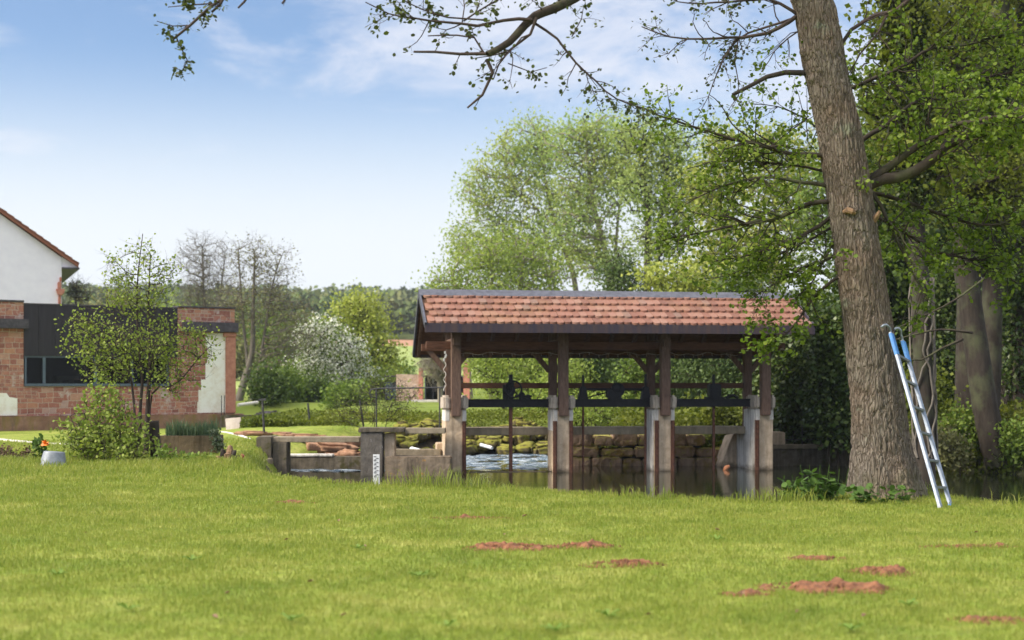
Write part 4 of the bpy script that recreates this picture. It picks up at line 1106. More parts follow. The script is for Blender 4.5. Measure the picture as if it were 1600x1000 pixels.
# bench seen through the glass
o = thing('indoor_table', 'low greenish table seen inside through the second window bay', 'table', (B0[0], B0[1], 0), BA)
mt = simple('dull green table', (0.10, 0.105, 0.07), (0.14, 0.14, 0.10))
ta, tb = u_of(86, 1.0), u_of(120, 1.0)
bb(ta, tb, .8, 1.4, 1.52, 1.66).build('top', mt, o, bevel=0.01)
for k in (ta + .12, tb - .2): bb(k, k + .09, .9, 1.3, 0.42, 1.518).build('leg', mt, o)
mb = MB(); mb.tube([(u_of(338), -0.5, 0.35), (u_of(338), -0.5, 1.02)], 0.014, 6); mb.tube([(u_of(342), -0.5, 0.35), (u_of(342.5), -0.5, 1.02)], 0.014, 6)
mb.build('rebar', M['rail'], ANX)
# white gabled house behind, turned so that its long side runs away to the left
HY = 62.0; HA = R(22); k = HY / F
ec = at(123, 412, HY)                       # tip of the eave
HOU = thing('white_house', 'white rendered house with steep red tiled gable roof behind the annex', 'house', (ec[0], HY, 0), HA)
def hu(px):
    q = (px - 800) / F
    return (q * HY - ec[0]) / (math.cos(HA) - q * math.sin(HA))
def hz(py, px): return H - (py - 600) / F * (HY + math.sin(HA) * hu(px))
slope = (hz(325, 0) - ec[2]) / -hu(0)
wx1 = hu(97); ridge = -9.5; wx0 = 2 * ridge - wx1; ex = 0.0
zr = ec[2] - ridge * slope
zw = zr - (wx1 - ridge) * slope - 0.22
mb = MB(); mb.prism([(wx0, -0.5), (wx1, -0.5), (wx1, zw), (ridge, zr - 0.2), (wx0, zw)], 1, 0.25, 12); mb.build('wall', M['whitewall'], HOU)
for sgn in (1, -1):
    X2 = lambda x: x if sgn > 0 else 2 * ridge - x
    mb = MB()
    V = []
    for y in (0.0, 12.2):
        for x, z in ((ridge, zr - 0.16), (ex, zr - (ex - ridge) * slope - 0.16), (ex, zr - (ex - ridge) * slope), (ridge, zr)):
            V.append((X2(x), y, z))
    mb.add(V, [(0, 1, 2, 3), (4, 7, 6, 5), (0, 4, 5, 1), (1, 5, 6, 2), (2, 6, 7, 3), (3, 7, 4, 0)])
    r = mb.build('roof', M['rooftile'], HOU)
    mb = MB(); L = (ex - ridge) / 32
    for j in range(32):
        xa = ridge + j * L; xb = xa + L * 1.08
        za = zr - (xa - ridge) * slope + 0.012; zb2 = zr - (xb - ridge) * slope + 0.012
        for yb in range(20):
            ya = -0.06 + yb * 0.62
            V = [(X2(xa), ya, za), (X2(xb), ya, zb2 + 0.045), (X2(xb), ya + 0.60, zb2 + 0.045), (X2(xa), ya + 0.60, za)]
            V2 = [(a, b, c3 + (0.0 if i in (0, 3) else -0.04) - 0.01) for i, (a, b, c3) in enumerate(V)]
            mb.add(V + V2, [(0, 1, 2, 3), (7, 6, 5, 4), (1, 5, 6, 2), (0, 4, 5, 1), (3, 2, 6, 7)])
    mb.build('tile_courses', M['rooftile'], r)
zs = ec[2] - 0.14
mb = MB(); mb.prism([(wx1 + .01, zs - .02), (ex - .04, zs - 0.02), (ex - .04, zs + 0.02), (wx1 + .01, zs - (wx1 - ex) * slope - 0.06)], 1, 0.26, 11.9); mb.build('soffit', M['whitewall'], HOU)
mb = MB(); mb.box(wx1 - .0, ex + .05, 0.1, 12, zs - 0.09, zs - 0.022); mb.build('gutter', M['slate'], HOU)
mb = MB(); a, b2 = hu(88.5), hu(99.5); z9 = lambda py: hz(py, 95)
mb.box(a + .05, b2 - .08, 0.14, 0.8, z9(451), z9(440)); mb.prism([(a - .03, z9(451)), (b2 + .06, z9(451)), (b2 + 0.03, z9(457)), (b2 - 0.08, z9(462)), (a + .06, z9(461))], 1, 0.08, 0.9)
mb.box(a + .08, b2 - .1, 0.16, 0.8, 0, z9(461)); mb.box(b2 - .16, b2 - .07, .16, .6, z9(440), z9(432))
mb.build('corner_stone', M['redstone'], HOU, bevel=0.03)

# pale slab leaning on the annex end block
c = at(366, 676, 43.0)
o = thing('leaning_slab', 'pale pinkish stone slab leaning against the annex end block', 'slab', (c[0], c[1], c[2]), R(10))
mb = MB(); mb.prism([(-.23, -.03), (.22, .0), (.19, .47), (-.27, .43)], 1, -.05, .04)
q = mb.build('slab', M['palestone'], o, bevel=0.012, rough=(0.12, 0.008, 5)); q.rotation_euler = (R(-16), 0, 0)

# ------------------------------------------------------------------ far terrace
PY = 76.0; k = PY / F
px_ = lambda px: (px - 800) * k
pz_ = lambda py: H - (py - 600) * k
PAV = thing('garden_pavilion', 'distant flat roofed garden pavilion with red pillars and rubble wall panel', 'pavilion', (px_(660), PY, 0))
r_ = lambda px: px_(px) - px_(660)
bb(r_(619), r_(655), 0, .4, 0.2, pz_(585)).build('wall', M['rubblewall'], PAV, rough=(0.3, 0.03, 2))
for a, b2, y in ((654.5, 661, 575), (724, 734, 566)):
    bb(r_(a), r_(b2), -0.15, .4, 0.2, pz_(y)).build('pillar', M['redstone'], PAV, bevel=0.02)
bb(r_(598), r_(619) - .01, 1.5, 1.6, 0.2, pz_(597)).build('dark_bay', M['darkframe'], PAV)
bb(r_(661) + .01, r_(724) - .01, 1.2, 1.3, 0.2, pz_(590)).build('glass_front', M['glass'], PAV)
bb(r_(661) + .01, r_(724) - .01, 1.9, 2.0, 0.2, pz_(588)).build('back_wall', M['cladding'], PAV)
for px in (661.5, 674, 696, 708): bb(r_(px), r_(px + 1.4), 1.1, 1.19, 0.2, pz_(590)).build('mullion', M['darkframe'], PAV)
bb(r_(598), r_(724), 1.0, 3.2, pz_(588.5), pz_(586.5)).build('roof', M['slate'], PAV)
bb(r_(640), r_(800), -2.0, -0.2, 0.1, pz_(624.5)).build('terrace', M['edging'], PAV)
for i, px in enumerate((683, 692, 700)):
    o = thing('garden_chair', ['dark garden chair on the terrace left of the pollard stem', 'dark garden chair on the terrace right of the pollard stem', 'dark garden chair on the terrace nearest the sluice post'][i], 'chair', (px_(px), PY - .8, pz_(624.5)), R(20 * i), 'garden chairs on the far terrace')
    bb(-.22, .22, -.2, .22, .42, .46).build('seat', M['iron'], o); bb(-.22, .22, .18, .22, .461, .9).build('backrest', M['iron'], o)
    for a in (-.2, .17):
        for b3 in (-.19, .18): bb(a, a + .03, b3, b3 + .03, 0, .419).build('leg', M['iron'], o)
# toppled garden things far left of the lawn
c = at(385, 628, 60); o = boulder('garden_heap', 'grey rounded heap lying under the leaning bare tree', 'heap', (at(418, 625, 58)[0], 58, G(at(418, 625, 58)[0], 58) + .1), (1.1, .8, .5), M['slate'], 91)
p0, p1 = at(372, 633, 57), at(402, 629, 58)
mb = MB(); mb.tube([p0 , p1], 0.07, 8); tag(mb.build('pole', M['limewash']), 'pale pole lying on the far lawn by the annex corner', 'pole')

# ------------------------------------------------------------------ left foreground things
c = at(83, 731, 24.0)
gzl = G(c[0], c[1])
o = thing('zinc_tub', 'upturned galvanised zinc tub standing in the long grass', 'tub', (c[0], c[1], gzl), R(15)); o.rotation_euler = (0, R(4), R(15))
mb = MB(); n = 40; V = []; fs = []
prof = [(0.222, 0.0), (0.228, 0.012), (0.222, 0.03), (0.175, 0.245), (0.165, 0.262), (0.0, 0.262)]
for r, z in prof:
    for j in range(n):
        a = 2 * PI * j / n; V.append((r * math.cos(a), r * 0.8 * math.sin(a), z))
for i in range(len(prof) - 1):
    for j in range(n): fs.append((i * n + j, i * n + (j + 1) % n, (i + 1) * n + (j + 1) % n, (i + 1) * n + j))
mb.add(V, fs); mb.build('body', M['zinc'], o, smooth=True)
mb = MB(); ring(mb, (0, 0, 0), 0.222, 0.008, 40, 6)
V = mb.v[0]; mb.v[0] = np.stack([V[:, 0], V[:, 2] * .8, V[:, 1] + .008], -1); mb.build('rim', M['zinc'], o, smooth=True)
# stump
c = at(243, 726, 25.5); gg = G(c[0], c[1])
o = thing('tree_stump', 'short dark weathered tree stump beside the concrete trough', 'stump', (c[0], c[1], gg))
mb = MB(); mb.tube([(0.03, 0, -.1), (0.01, 0, .15), (-.01, 0, .45), (-.03, 0, .74)], [.14, .105, .09, .085], 14); mb.build('bole', M['greybark'], o, rough=(0.06, .015, 8), smooth=True)
# trough
c = at(294, 716, 27.5); gg = G(c[0], c[1])
kk = 27.5 / F
o = thing('planter_trough', 'mossy concrete planter trough full of reed like leaves', 'planter', (c[0], c[1], 0), R(3))
l = 46 * kk; zt = H - (681 - 600) * kk
mb = MB(); mb.box(-l, l, 0, .08, -.3, zt); mb.box(-l, l, .62, .7, -.3, zt); mb.box(-l, -l + .08, .081, .619, -.3, zt); mb.box(l - .08, l, .081, .619, -.3, zt)
mb.build('trough', M['trough'], o, bevel=0.01, rough=(0.12, .012, 5))
bb(-l + .081, l - .081, .081, .619, -.3, zt - .05).build('soil', M['mud'], o)
mb_ = MB(); bb(-l, l, -.012, -.002, -.2, zt - .1)
n = 900
P = np.stack([rng.uniform(-l + .1, l - .05, n), rng.uniform(.1, .6, n), np.full(n, zt - .05)], -1)
a, b, q = grass_mesh(P, rng.uniform(.15, .42, n) * (0.7 + 0.5 * vnoise(P[:, 0] * 4, P[:, 1], 3)), rng.uniform(.010, .018, n), rng.uniform(.02, .35, n))
t = thing('reed_clump', 'dense clump of blue green upright leaves growing in the trough', 'plant', (c[0], c[1], 0), R(3))
put('leaves', raw_mesh('leaves', a, [b, q]), M['reed'], t, world=False)
# rotten log with two red tubes and a grey board
c = at(358, 728, 25.0); gg = G(c[0], c[1])
o = thing('rotten_log', 'broken orange brown rotten log standing in the grass', 'log', (c[0], c[1], gg))
for k9, (x9, y9, hh, r9, tx, ty9) in enumerate(((-.10, .02, .24, .055, -.02, .0), (-.02, .05, .31, .07, .03, .02), (.05, -.02, .22, .05, .05, 0), (.0, -.07, .17, .06, -.02, -.02), (.12, .0, .13, .06, .05, 0), (-.15, -.04, .12, .05, -.05, 0))):
    mb = MB(); mb.tube([(x9, y9, -.08), (x9 + tx * .4, y9, hh * .5), (x9 + tx, y9 + ty9, hh * .9), (x9 + tx * 1.2, y9, hh)], [r9 * 1.3, r9, r9 * .75, r9 * .15], 7)
    mb.build('splinter', M['rotwood'] if k9 % 2 else M['greybark'], o, rough=(.035, .022, 14))
c2 = at(374, 722, 25.2)
for i, (a, b3) in enumerate((((-.02, 0, .0), (.07, 0, .13)), ((.0, -.03, -.07), (.09, -.03, .05)))):
    mb = MB(); mb.tube([np.array(a) + c2, np.array(b3) + c2], .033, 10); tag(mb.build('red_tube', M['red']), ['upper of two red plastic tubes propped on the rotten log', 'lower of two red plastic tubes propped on the rotten log'][i], 'tube', 'red tubes by the rotten log')
# ladder leaning on the big trunk
LF = [at(1470.5, 794, 16.1), at(1487, 793, 16.38)]; LT = [at(1392, 520, 17.15), at(1410.5, 532, 17.38)]
for k2 in (0, 1): LF[k2][2] -= 0.02
LAD = thing('ladder', 'aluminium fruit ladder with blue sleeved hooks leaning on the big trunk', 'ladder', ((LF[0][0] + LF[1][0]) / 2, (LF[0][1] + LF[1][1]) / 2, 0))
rdir = LF[1] - LF[0]
for k2 in (0, 1):
    a, b2 = LF[k2], LT[k2]
    mb = MB(); mb.bar(a, b2, 0.032, 0.068, up=tuple(rdir)); rl = mb.build('rail', M['alu'], LAD, bevel=0.004, world=True)
    m0 = a + (b2 - a) * 0.865; m1 = a + (b2 - a) * 0.995
    mb = MB(); mb.bar(m0, m1, 0.04, 0.076, up=tuple(rdir)); mb.build('sleeve', M['blue'], LAD, bevel=0.006, world=True)
    d = (b2 - a) / np.linalg.norm(b2 - a)
    ty = 0.0
    if k2 == 0: hk = [b2 - d * .05, b2 + d * .08, at(1389, 511, 17.14), at(1385, 507.5, 17.13), at(1381, 508, 17.12), at(1377, 511.5, 17.12)]
    else: hk = [b2 - d * .05, b2 + d * .08, at(1407.5, 517, 17.37), at(1404.5, 513, 17.36), at(1400.5, 512.5, 17.35), at(1397, 515.5, 17.34)]
    mb = MB(); mb.tube(hk, 0.0155, 8); mb.build('hook', M['alu'], LAD, smooth=True, world=True)
    mb = MB(); mb.bar(a + d * -.005, a + d * .06, 0.038, 0.074, up=tuple(rdir)); mb.build('foot', M['blue'] if k2 else M['alu_dark'], LAD, bevel=0.004, world=True)
for f in (0.122, 0.272, 0.425, 0.57, 0.72, 0.868):
    a = LF[0] + (LT[0] - LF[0]) * f; b2 = LF[1] + (LT[1] - LF[1]) * f
    mb = MB(); mb.bar(a, b2, 0.045, 0.03); mb.build('rung', M['alu_dark'], LAD, bevel=0.004, world=True)
# ------------------------------------------------------------------ plants: wood and leaves
def leaf_verts(P, size, shape='hex', droop=0.2, flat=0.0, dirs=None, aspect=0.75):
    n = len(P)
    u = rng.normal(0, 1, (n, 3)); u[:, 2] = u[:, 2] * (1 - flat) - droop
    if dirs is not None: u = u * 0.55 + dirs
    u /= np.linalg.norm(u, axis=1)[:, None] + 1e-9
    v = np.cross(u, rng.normal(0, 1, (n, 3)) + np.array([0, 0, 2.5 * flat])); v /= np.linalg.norm(v, axis=1)[:, None] + 1e-9
    if flat > 0:   # leaves that lie roughly level
        w2 = np.cross(u, np.array([0, 0, 1.0]) + rng.normal(0, 0.5, (n, 3))); w2 /= np.linalg.norm(w2, axis=1)[:, None] + 1e-9
        v = v * (1 - flat) + w2 * flat; v /= np.linalg.norm(v, axis=1)[:, None] + 1e-9
    s = (size * rng.uniform(0.6, 1.35, n))[:, None]
    u = u * s; v = v * s * aspect / 2
    if shape == 'hex':
        V = np.stack([P, P + u * .25 + v * .8, P + u * .65 + v, P + u, P + u * .65 - v, P + u * .25 - v * .8], 1)
        return V.reshape(-1, 3), np.arange(n * 6).reshape(n, 6)
    V = np.stack([P, P + u * .5 + v, P + u, P + u * .5 - v], 1)
    return V.reshape(-1, 3), np.arange(n * 4).reshape(n, 4)

def tubes(chains):
    """chains: (points, radii, sides)"""
    Vs, Fs = [], []; base = 0
    for P, r, n in chains:
        P = np.asarray(P, float); r = np.asarray(r, float); m = len(P)
        if m < 2: continue
        T = np.gradient(P, axis=0); T /= np.linalg.norm(T, axis=1)[:, None] + 1e-9
        ref = np.array([0.31, 0.87, 0.39]); 
        A = np.cross(T, ref); A /= np.linalg.norm(A, axis=1)[:, None] + 1e-6
        B = np.cross(T, A)
        th = 2 * PI * np.arange(n) / n
        V = P[:, None] + r[:, None, None] * (A[:, None] * np.cos(th)[None, :, None] + B[:, None] * np.sin(th)[None, :, None])
        i = np.arange(m - 1)[:, None] * n; k = np.arange(n)[None]; k2 = (k + 1) % n
        Fs.append((np.stack([i + k, i + k2, i + n + k2, i + n + k], -1)).reshape(-1, 4) + base)
        Vs.append(V.reshape(-1, 3)); base += m * n
    return np.concatenate(Vs), np.concatenate(Fs)

def smooth_path(pts, step):
    pts = np.asarray(pts, float)
    if len(pts) < 2: return pts
    P = np.vstack([2 * pts[0] - pts[1], pts, 2 * pts[-1] - pts[-2]])
    out = []
    for i in range(1, len(P) - 2):
        n = max(1, int(np.linalg.norm(P[i + 1] - P[i]) / step))
        for k in range(n):
            t = k / n
            out.append(0.5 * (2 * P[i] + (P[i + 1] - P[i - 1]) * t + (2 * P[i - 1] - 5 * P[i] + 4 * P[i + 1] - P[i + 2]) * t * t + (3 * P[i] - P[i - 1] - 3 * P[i + 1] + P[i + 2]) * t ** 3))
    out.append(pts[-1]); return np.array(out)

def skeleton(trunks, targets, step, tip_r, jit=0.12, up=0.5, power=0.42, sides_small=4):
    """grow limbs from the trunk lines to every target; returns chains"""
    P = []; par = []; trad = []
    for pts, r0, r1 in trunks:
        s = smooth_path(pts, step)
        for i, p in enumerate(s):
            par.append(len(P) - 1 if i else -1); P.append(p); trad.append(r0 + (r1 - r0) * (i / max(1, len(s) - 1)) ** 0.8)
    nt = len(P)
    cap = nt + len(targets) * 30 + 100
    A = np.zeros((cap, 3)); A[:nt] = P; n = nt
    plen = np.zeros(cap)
    tr = np.array(P)
    d0 = np.array([np.min(np.linalg.norm(tr - t, axis=1)) for t in targets]) if len(targets) else np.array([])
    tipidx = []
    for j in np.argsort(d0):
        t = targets[j]
        dv = t - A[:n]; L = np.linalg.norm(dv, axis=1)
        cost = L + 0.22 * plen[:n] + up * np.maximum(0, A[:n, 2] - t[2] + 0.15 * L)
        k = int(np.argmin(cost)); L = L[k]
        m = max(1, int(L / step)); m = min(m, 25)
        a = A[k].copy(); last = k
        bend = np.array([0, 0, 0.12 * L]) 
        for q in range(1, m + 1):
            f = q / m
            p = a + (t - a) * f - bend * math.sin(PI * f) * (0.6) + (rng.normal(0, jit * step, 3) if q < m else 0)
            A[n] = p; par.append(last); plen[n] = plen[last] + L / m; last = n; n += 1
        tipidx.append(last)
    cnt = np.zeros(n)
    for i in tipidx: cnt[i] += 1
    ch = [[] for _ in range(n)]
    for i in range(n - 1, -1, -1):
        if par[i] >= 0: cnt[par[i]] += cnt[i]; ch[par[i]].append(i)
    rad = tip_r * np.maximum(cnt, 1) ** power
    rad[:nt] = np.maximum(trad, np.minimum(rad[:nt], trad))
    for i in range(nt, n): rad[i] = min(rad[i], rad[par[i]] * 0.92)
    chains = []
    starts = [(i, None) for i in range(n) if par[i] < 0]
    while starts:
        i, p0 = starts.pop()
        pts, rr = ([A[p0]], [min(rad[p0] * .8, rad[i])]) if p0 is not None else ([], [])
        while True:
            pts.append(A[i]); rr.append(rad[i])
            c = ch[i]
            if not c: break
            trunk_c = [q for q in c if q < nt]
            nx_ = trunk_c[0] if (i < nt and trunk_c) else max(c, key=lambda q: cnt[q])
            for q in c:
                if q != nx_: starts.append((q, i))
            i = nx_
        mx = max(rr)
        chains.append((pts, rr, 12 if mx > .12 else 7 if mx > .04 else sides_small))
    return chains

def twig_chains(tips, n_each, length, r, droop=0.0, bias=None):
    """short forked twigs at branch tips; three sided sticks, all at once"""
    P = np.repeat(tips, n_each, axis=0); n = len(P)
    d = rng.normal(0, 1, (n, 3)); d[:, 2] = d[:, 2] * 0.8 + 0.25 - droop
    if bias is not None: d += np.repeat(bias, n_each, axis=0)
    d /= np.linalg.norm(d, axis=1)[:, None]
    L = length * rng.uniform(.4, 1.2, n)[:, None]
    mid = P + d * L * .5 + rng.normal(0, .06, (n, 3)) * L; end = P + d * L + rng.normal(0, .12, (n, 3)) * L
    d2 = d + rng.normal(0, .5, (n, 3)); e2 = mid + d2 / np.linalg.norm(d2, axis=1)[:, None] * L * .55
    a = np.cross(d, [.3, .8, .5]); a /= np.linalg.norm(a, axis=1)[:, None]; b = np.cross(d, a)
    def tri(c, rr): return np.stack([c + a * rr, c - a * rr * .5 + b * rr * .87, c - a * rr * .5 - b * rr * .87], 1)
    V = np.concatenate([tri(P, r), tri(mid, r * .75), tri(end, r * .3), tri(e2, r * .3)], 1)  # 12 verts
    i = np.arange(n)[:, None] * 12
    F_ = []
    for lo, hi in ((0, 3), (3, 6), (3, 9)):
        for k in range(3): F_.append(i + np.array([[lo + k, lo + (k + 1) % 3, hi + (k + 1) % 3, hi + k]]))
    pts = np.concatenate([mid, end, e2])
    return V.reshape(-1, 3), np.concatenate(F_), pts

def in_lobes(lobes, n):
    """random points in ellipsoids given as (px, py, Y, rx_px, ry_px[, depth factor])"""
    vol = np.array([l[3] * l[3] * l[4] * (l[6] if len(l) > 6 else 1) for l in lobes], float)
    vol = vol ** 0.75
    w_ = np.maximum(1, np.round(n * vol / vol.sum())).astype(int)
    out = []
    for l, m in zip(lobes, w_):
        c = at(l[0], l[1], l[2]); k = l[2] / F
        d = rng.normal(0, 1, (m, 3)); d /= np.linalg.norm(d, axis=1)[:, None]
        r = rng.uniform(0, 1, m)[:, None] ** 0.42
        out.append(c + d * r * np.array([l[3] * k, l[3] * k * (l[5] if len(l) > 5 else 0.8), l[4] * k]))
    return np.concatenate(out)

def px_trunk(pts, Y):
    return [at(p[0], p[1], p[2] if len(p) > 2 else Y) for p in pts]

def tree(name, label, cat, Y, trunks, lobes, n_t, leaf, wood, bark, group=None, step=None, tip_r=None, crown='crown', shape='quad', twigs=0, twig_len=0.5, ground=True,
         flat=0.0, droop=0.2, leaf2=None, up=0.5, jit=0.12, aspect=0.75, on_twigs=False):
    """leaf = (leaves per tip, leaf size m, cluster radius m)"""
    k = Y / F
    step = step or 14 * k; tip_r = tip_r or 0.55 * k
    T = in_lobes(lobes, n_t)
    T = T[T[:, 2] > gz(T[:, 0], T[:, 1]) + 0.05]
    tr = []
    for pts, r0, r1 in trunks:
        q = px_trunk(pts, Y)
        if ground: q[0] = np.array([q[0][0], q[0][1], G(q[0][0], q[0][1]) - 0.15])
        tr.append((q, r0 * k, r1 * k))
    base = tr[0][0][0]
    o = thing(name, label, cat, (base[0], base[1], base[2] + 0.15), 0, group)
    ch = skeleton(tr, T, step, tip_r, jit, up)
    V, Fq = tubes(ch)
    tips = T
    if twigs:
        V2, F2, ends = twig_chains(T, twigs, twig_len, tip_r * .7, droop=droop * .5)
        Fq = np.concatenate([Fq, F2 + len(V)]); V = np.concatenate([V, V2])
        if on_twigs: tips = ends
    put('trunk', raw_mesh('trunk', V, [Fq]), wood, o, smooth=True)
    npt, sz, cr = leaf
    if npt:
        n = npt if not on_twigs else max(1, npt)
        P = np.repeat(tips, n, axis=0) + rng.normal(0, cr * .55, (len(tips) * n, 3))
        P = P[P[:, 2] > gz(P[:, 0], P[:, 1]) + 0.01]
        V, Fh = leaf_verts(P, sz, shape, droop, flat, aspect=aspect)
        put(crown, raw_mesh(crown, V, [Fh]), bark, o)
    if leaf2:
        npt, sz, cr, mt, nm, sel = leaf2
        Q = tips[rng.uniform(0, 1, len(tips)) < sel]
        P = np.repeat(Q, npt, axis=0) + rng.normal(0, cr * .55, (len(Q) * npt, 3))
        V, Fh = leaf_verts(P, sz, shape, droop, flat, aspect=aspect)
        put(nm, raw_mesh(nm, V, [Fh]), mt, o)
    return o

# ------------------------------------------------------------------ the big alder
TY = 17.5
BIG = thing('big_tree', 'big leaning tree with furrowed brown bark beside the ladder', 'tree', (at(1386, 775, TY)[0], TY, 0))
tc_ = [(1390, 800), (1386, 775), (1382, 740), (1378, 700), (1373, 650), (1368, 600), (1356, 500), (1340, 400), (1326, 300), (1310, 200), (1288, 100), (1272, 0), (1240, -180), (1190, -480), (1140, -800), (1120, -1000)]
wd_ = [(800, 132), (775, 114), (750, 108), (740, 108), (700, 95), (650, 88), (600, 84), (500, 78), (400, 75), (300, 72), (200, 70), (100, 69), (0, 65), (-180, 58), (-480, 46), (-800, 28), (-1000, 12)]
cy_ = np.array([p[1] for p in tc_], float)[::-1]; cxv = np.array([p[0] for p in tc_], float)[::-1]
wy_ = np.array([p[0] for p in wd_], float)[::-1]; wv_ = np.array([p[1] for p in wd_], float)[::-1]
ys = np.concatenate([np.arange(800, 0, -1.6), np.arange(0, -1000, -8)])
na = 200; th = PI / 2 + 2 * PI * np.arange(na) / na      # the seam lies at the back
k = TY / F
cxs = np.interp(ys, cy_, cxv); 
ker = np.ones(25) / 25; cxs = np.convolve(np.pad(cxs, 12, mode='edge'), ker, 'valid')
rad = np.interp(ys, wy_, wv_) / 2 * k * 0.95
zz = H - (ys - 600) * k
YY, TT = np.meshgrid(zz, th, indexing='ij'); RR = np.repeat(rad[:, None], na, 1)
flare = sstep(1.1, -0.15, YY)
RR = RR * (1 + flare * (0.11 * np.sin(TT * 5 + 1.1) + 0.06 * np.sin(TT * 3 + 0.4)) + 0.06 * sstep(.35, -.1, YY) * (1 + np.sin(TT * 7 + 2)))
def bark_h(t, z, R_):
    """long irregular plates parted by furrows that wander up the trunk"""
    u = t * 0.29
    wu = u + 0.035 * (fbm(u * 9, z * 2.2, 71, 3) - .5) * 2
    a = 1 - np.abs(2 * fbm(wu * 26, z * 4.2, 12, 2) - 1) * 2.2
    b = 1 - np.abs(2 * vnoise(wu * 60, z * 11 + 3 * vnoise(u * 12, z * 3, 4), 27) - 1)
    return 0.62 * (1 - np.clip(a, 0, 1) ** 1.5) + 0.28 * (1 - b) + 0.2 * fbm(u * 90, z * 40, 6, 2)
lump = (fbm(np.cos(TT) * 1.6 + 9, YY * 0.9 + np.sin(TT) * 1.6, 3, 3) - .5)
RR = RR * (1 + 0.10 * lump) + (bark_h(TT, YY, RR) - 0.5) * 0.034 * np.minimum(1, RR / .28)
for (py, ang, s, a) in ((85, 3.5, .10, .07), (128, 3.7, .07, .05), (332, -1.6, .06, .035), (160, 3.9, .14, .03), (288, 0.1, .13, .05), (338, 0.2, .06, .06)):   # knots and branch collars
    zc = H - (py - 600) * k
    da = (TT - ang + PI) % (2 * PI) - PI
    RR = RR + a * np.exp(-((da * .3) ** 2 + (YY - zc) ** 2) / (s * s * .5))
Vx = np.stack([(cxs[:, None] - 800) * k + RR * np.cos(TT), TY + RR * np.sin(TT), YY], -1)
i = np.arange(len(ys) - 1)[:, None] * na; kk = np.arange(na)[None]; k2 = (kk + 1) % na
put('trunk', raw_mesh('trunk', Vx.reshape(-1, 3), [np.stack([i + kk, i + k2, i + na + k2, i + na + kk], -1).reshape(-1, 4)]), M['bark'], BIG, smooth=True)
# cut stub and the little fungus below it
mb = MB(); mb.tube([at(1365, 344, 17.35), at(1371, 336, 17.3), at(1375, 330, 17.28)], [.045, .03, .02], 9); mb.build('branch_stub', M['rotwood'], BIG, rough=(.04, .01, 9), world=True)
mb = MB(); mb.tube([at(1318, 331, 17.26), at(1324, 328, 17.2), at(1331, 330, 17.18), at(1336, 333, 17.22)], [.02, .04, .035, .02], 9); mb.build('bark_scar', M['rotwood'], BIG, rough=(.03, .012, 9), world=True)

def limb(parent, pts, r0, r1, tw=9, tl=0.5, lv=5, lsz=0.06, mat=None, bark=None, Y=TY, leaf_from=0.25, curl=0.25, droop=0.15, name='limb', sub=2):
    """one bough with side twigs and leaves; pts are (px, py[, Y])"""
    k = Y / F
    P = smooth_path(px_trunk(pts, Y), 0.14); m = len(P)
    P = P + np.stack([fbm(np.arange(m) * .35 + 9 * j + pts[0][0], np.zeros(m) + pts[0][1], 3 + j, 3) - .5 for j in range(3)], -1) * 0.10
    r = np.linspace(r0, r1, m)
    ch = [(P, r, 9 if r0 > .03 else 6)]
    tips = []
    L = np.concatenate([[0], np.cumsum(np.linalg.norm(np.diff(P, axis=0), axis=1))])
    def side(Pm, rm, nt, ln, lvl, f0):
        for _ in range(nt):
            f = rng.uniform(f0, 1); q = f * (len(Pm) - 1); a = int(q); 
            base = Pm[a]; tdir = Pm[min(a + 1, len(Pm) - 1)] - Pm[max(a - 1, 0)]; tdir /= np.linalg.norm(tdir) + 1e-9
            d = tdir * 0.8 + rng.normal(0, .75, 3); d[1] *= 0.8; d[2] -= droop; d /= np.linalg.norm(d)
            l = ln * rng.uniform(.35, 1.25) * (1.1 - .5 * f); ns = max(3, int(l / .09))
            pts_ = [base]; 
            for s_ in range(ns):
                d = d + rng.normal(0, curl, 3) + np.array([0, 0, .03]); d /= np.linalg.norm(d)
                pts_.append(pts_[-1] + d * l / ns)
            rr = min(rm[a] * .6, 0.004 + 0.010 * l)
            ch.append((pts_, np.linspace(rr, rr * .35, len(pts_)), 4))
            pts_ = np.array(pts_)
            if lvl < sub: side(pts_, np.linspace(rr, rr * .35, len(pts_)), int(rng.integers(2, 5)), l * .5, lvl + 1, .25)
            else: pass
            tips.append(pts_[-1]); tips.extend(pts_[max(1, len(pts_) // 2):])
    nt = max(3, int(tw * L[-1]))
    side(P, r, nt, tl, 1, leaf_from)
    tips.append(P[-1])
    V, Fq = tubes(ch)
    lo = put(name, raw_mesh(name, V, [Fq]), bark or M['limbbark'], parent, smooth=True)
    if lv and tips:
        T = np.array(tips); nl = max(1, int(round(len(T) * lv)))
        Q = T[rng.integers(0, len(T), nl)] + rng.normal(0, .035, (nl, 3))
        V, Fh = leaf_verts(Q, lsz, 'hex', .15, 0.25, aspect=.8)
        V = V @ np.eye(3)
        o = put('foliage', raw_mesh('foliage', V, [Fh]), mat or M['alder'], lo, world=True)
    return lo
def blimb(*a, **k_): return limb(BIG, *a, **k_)
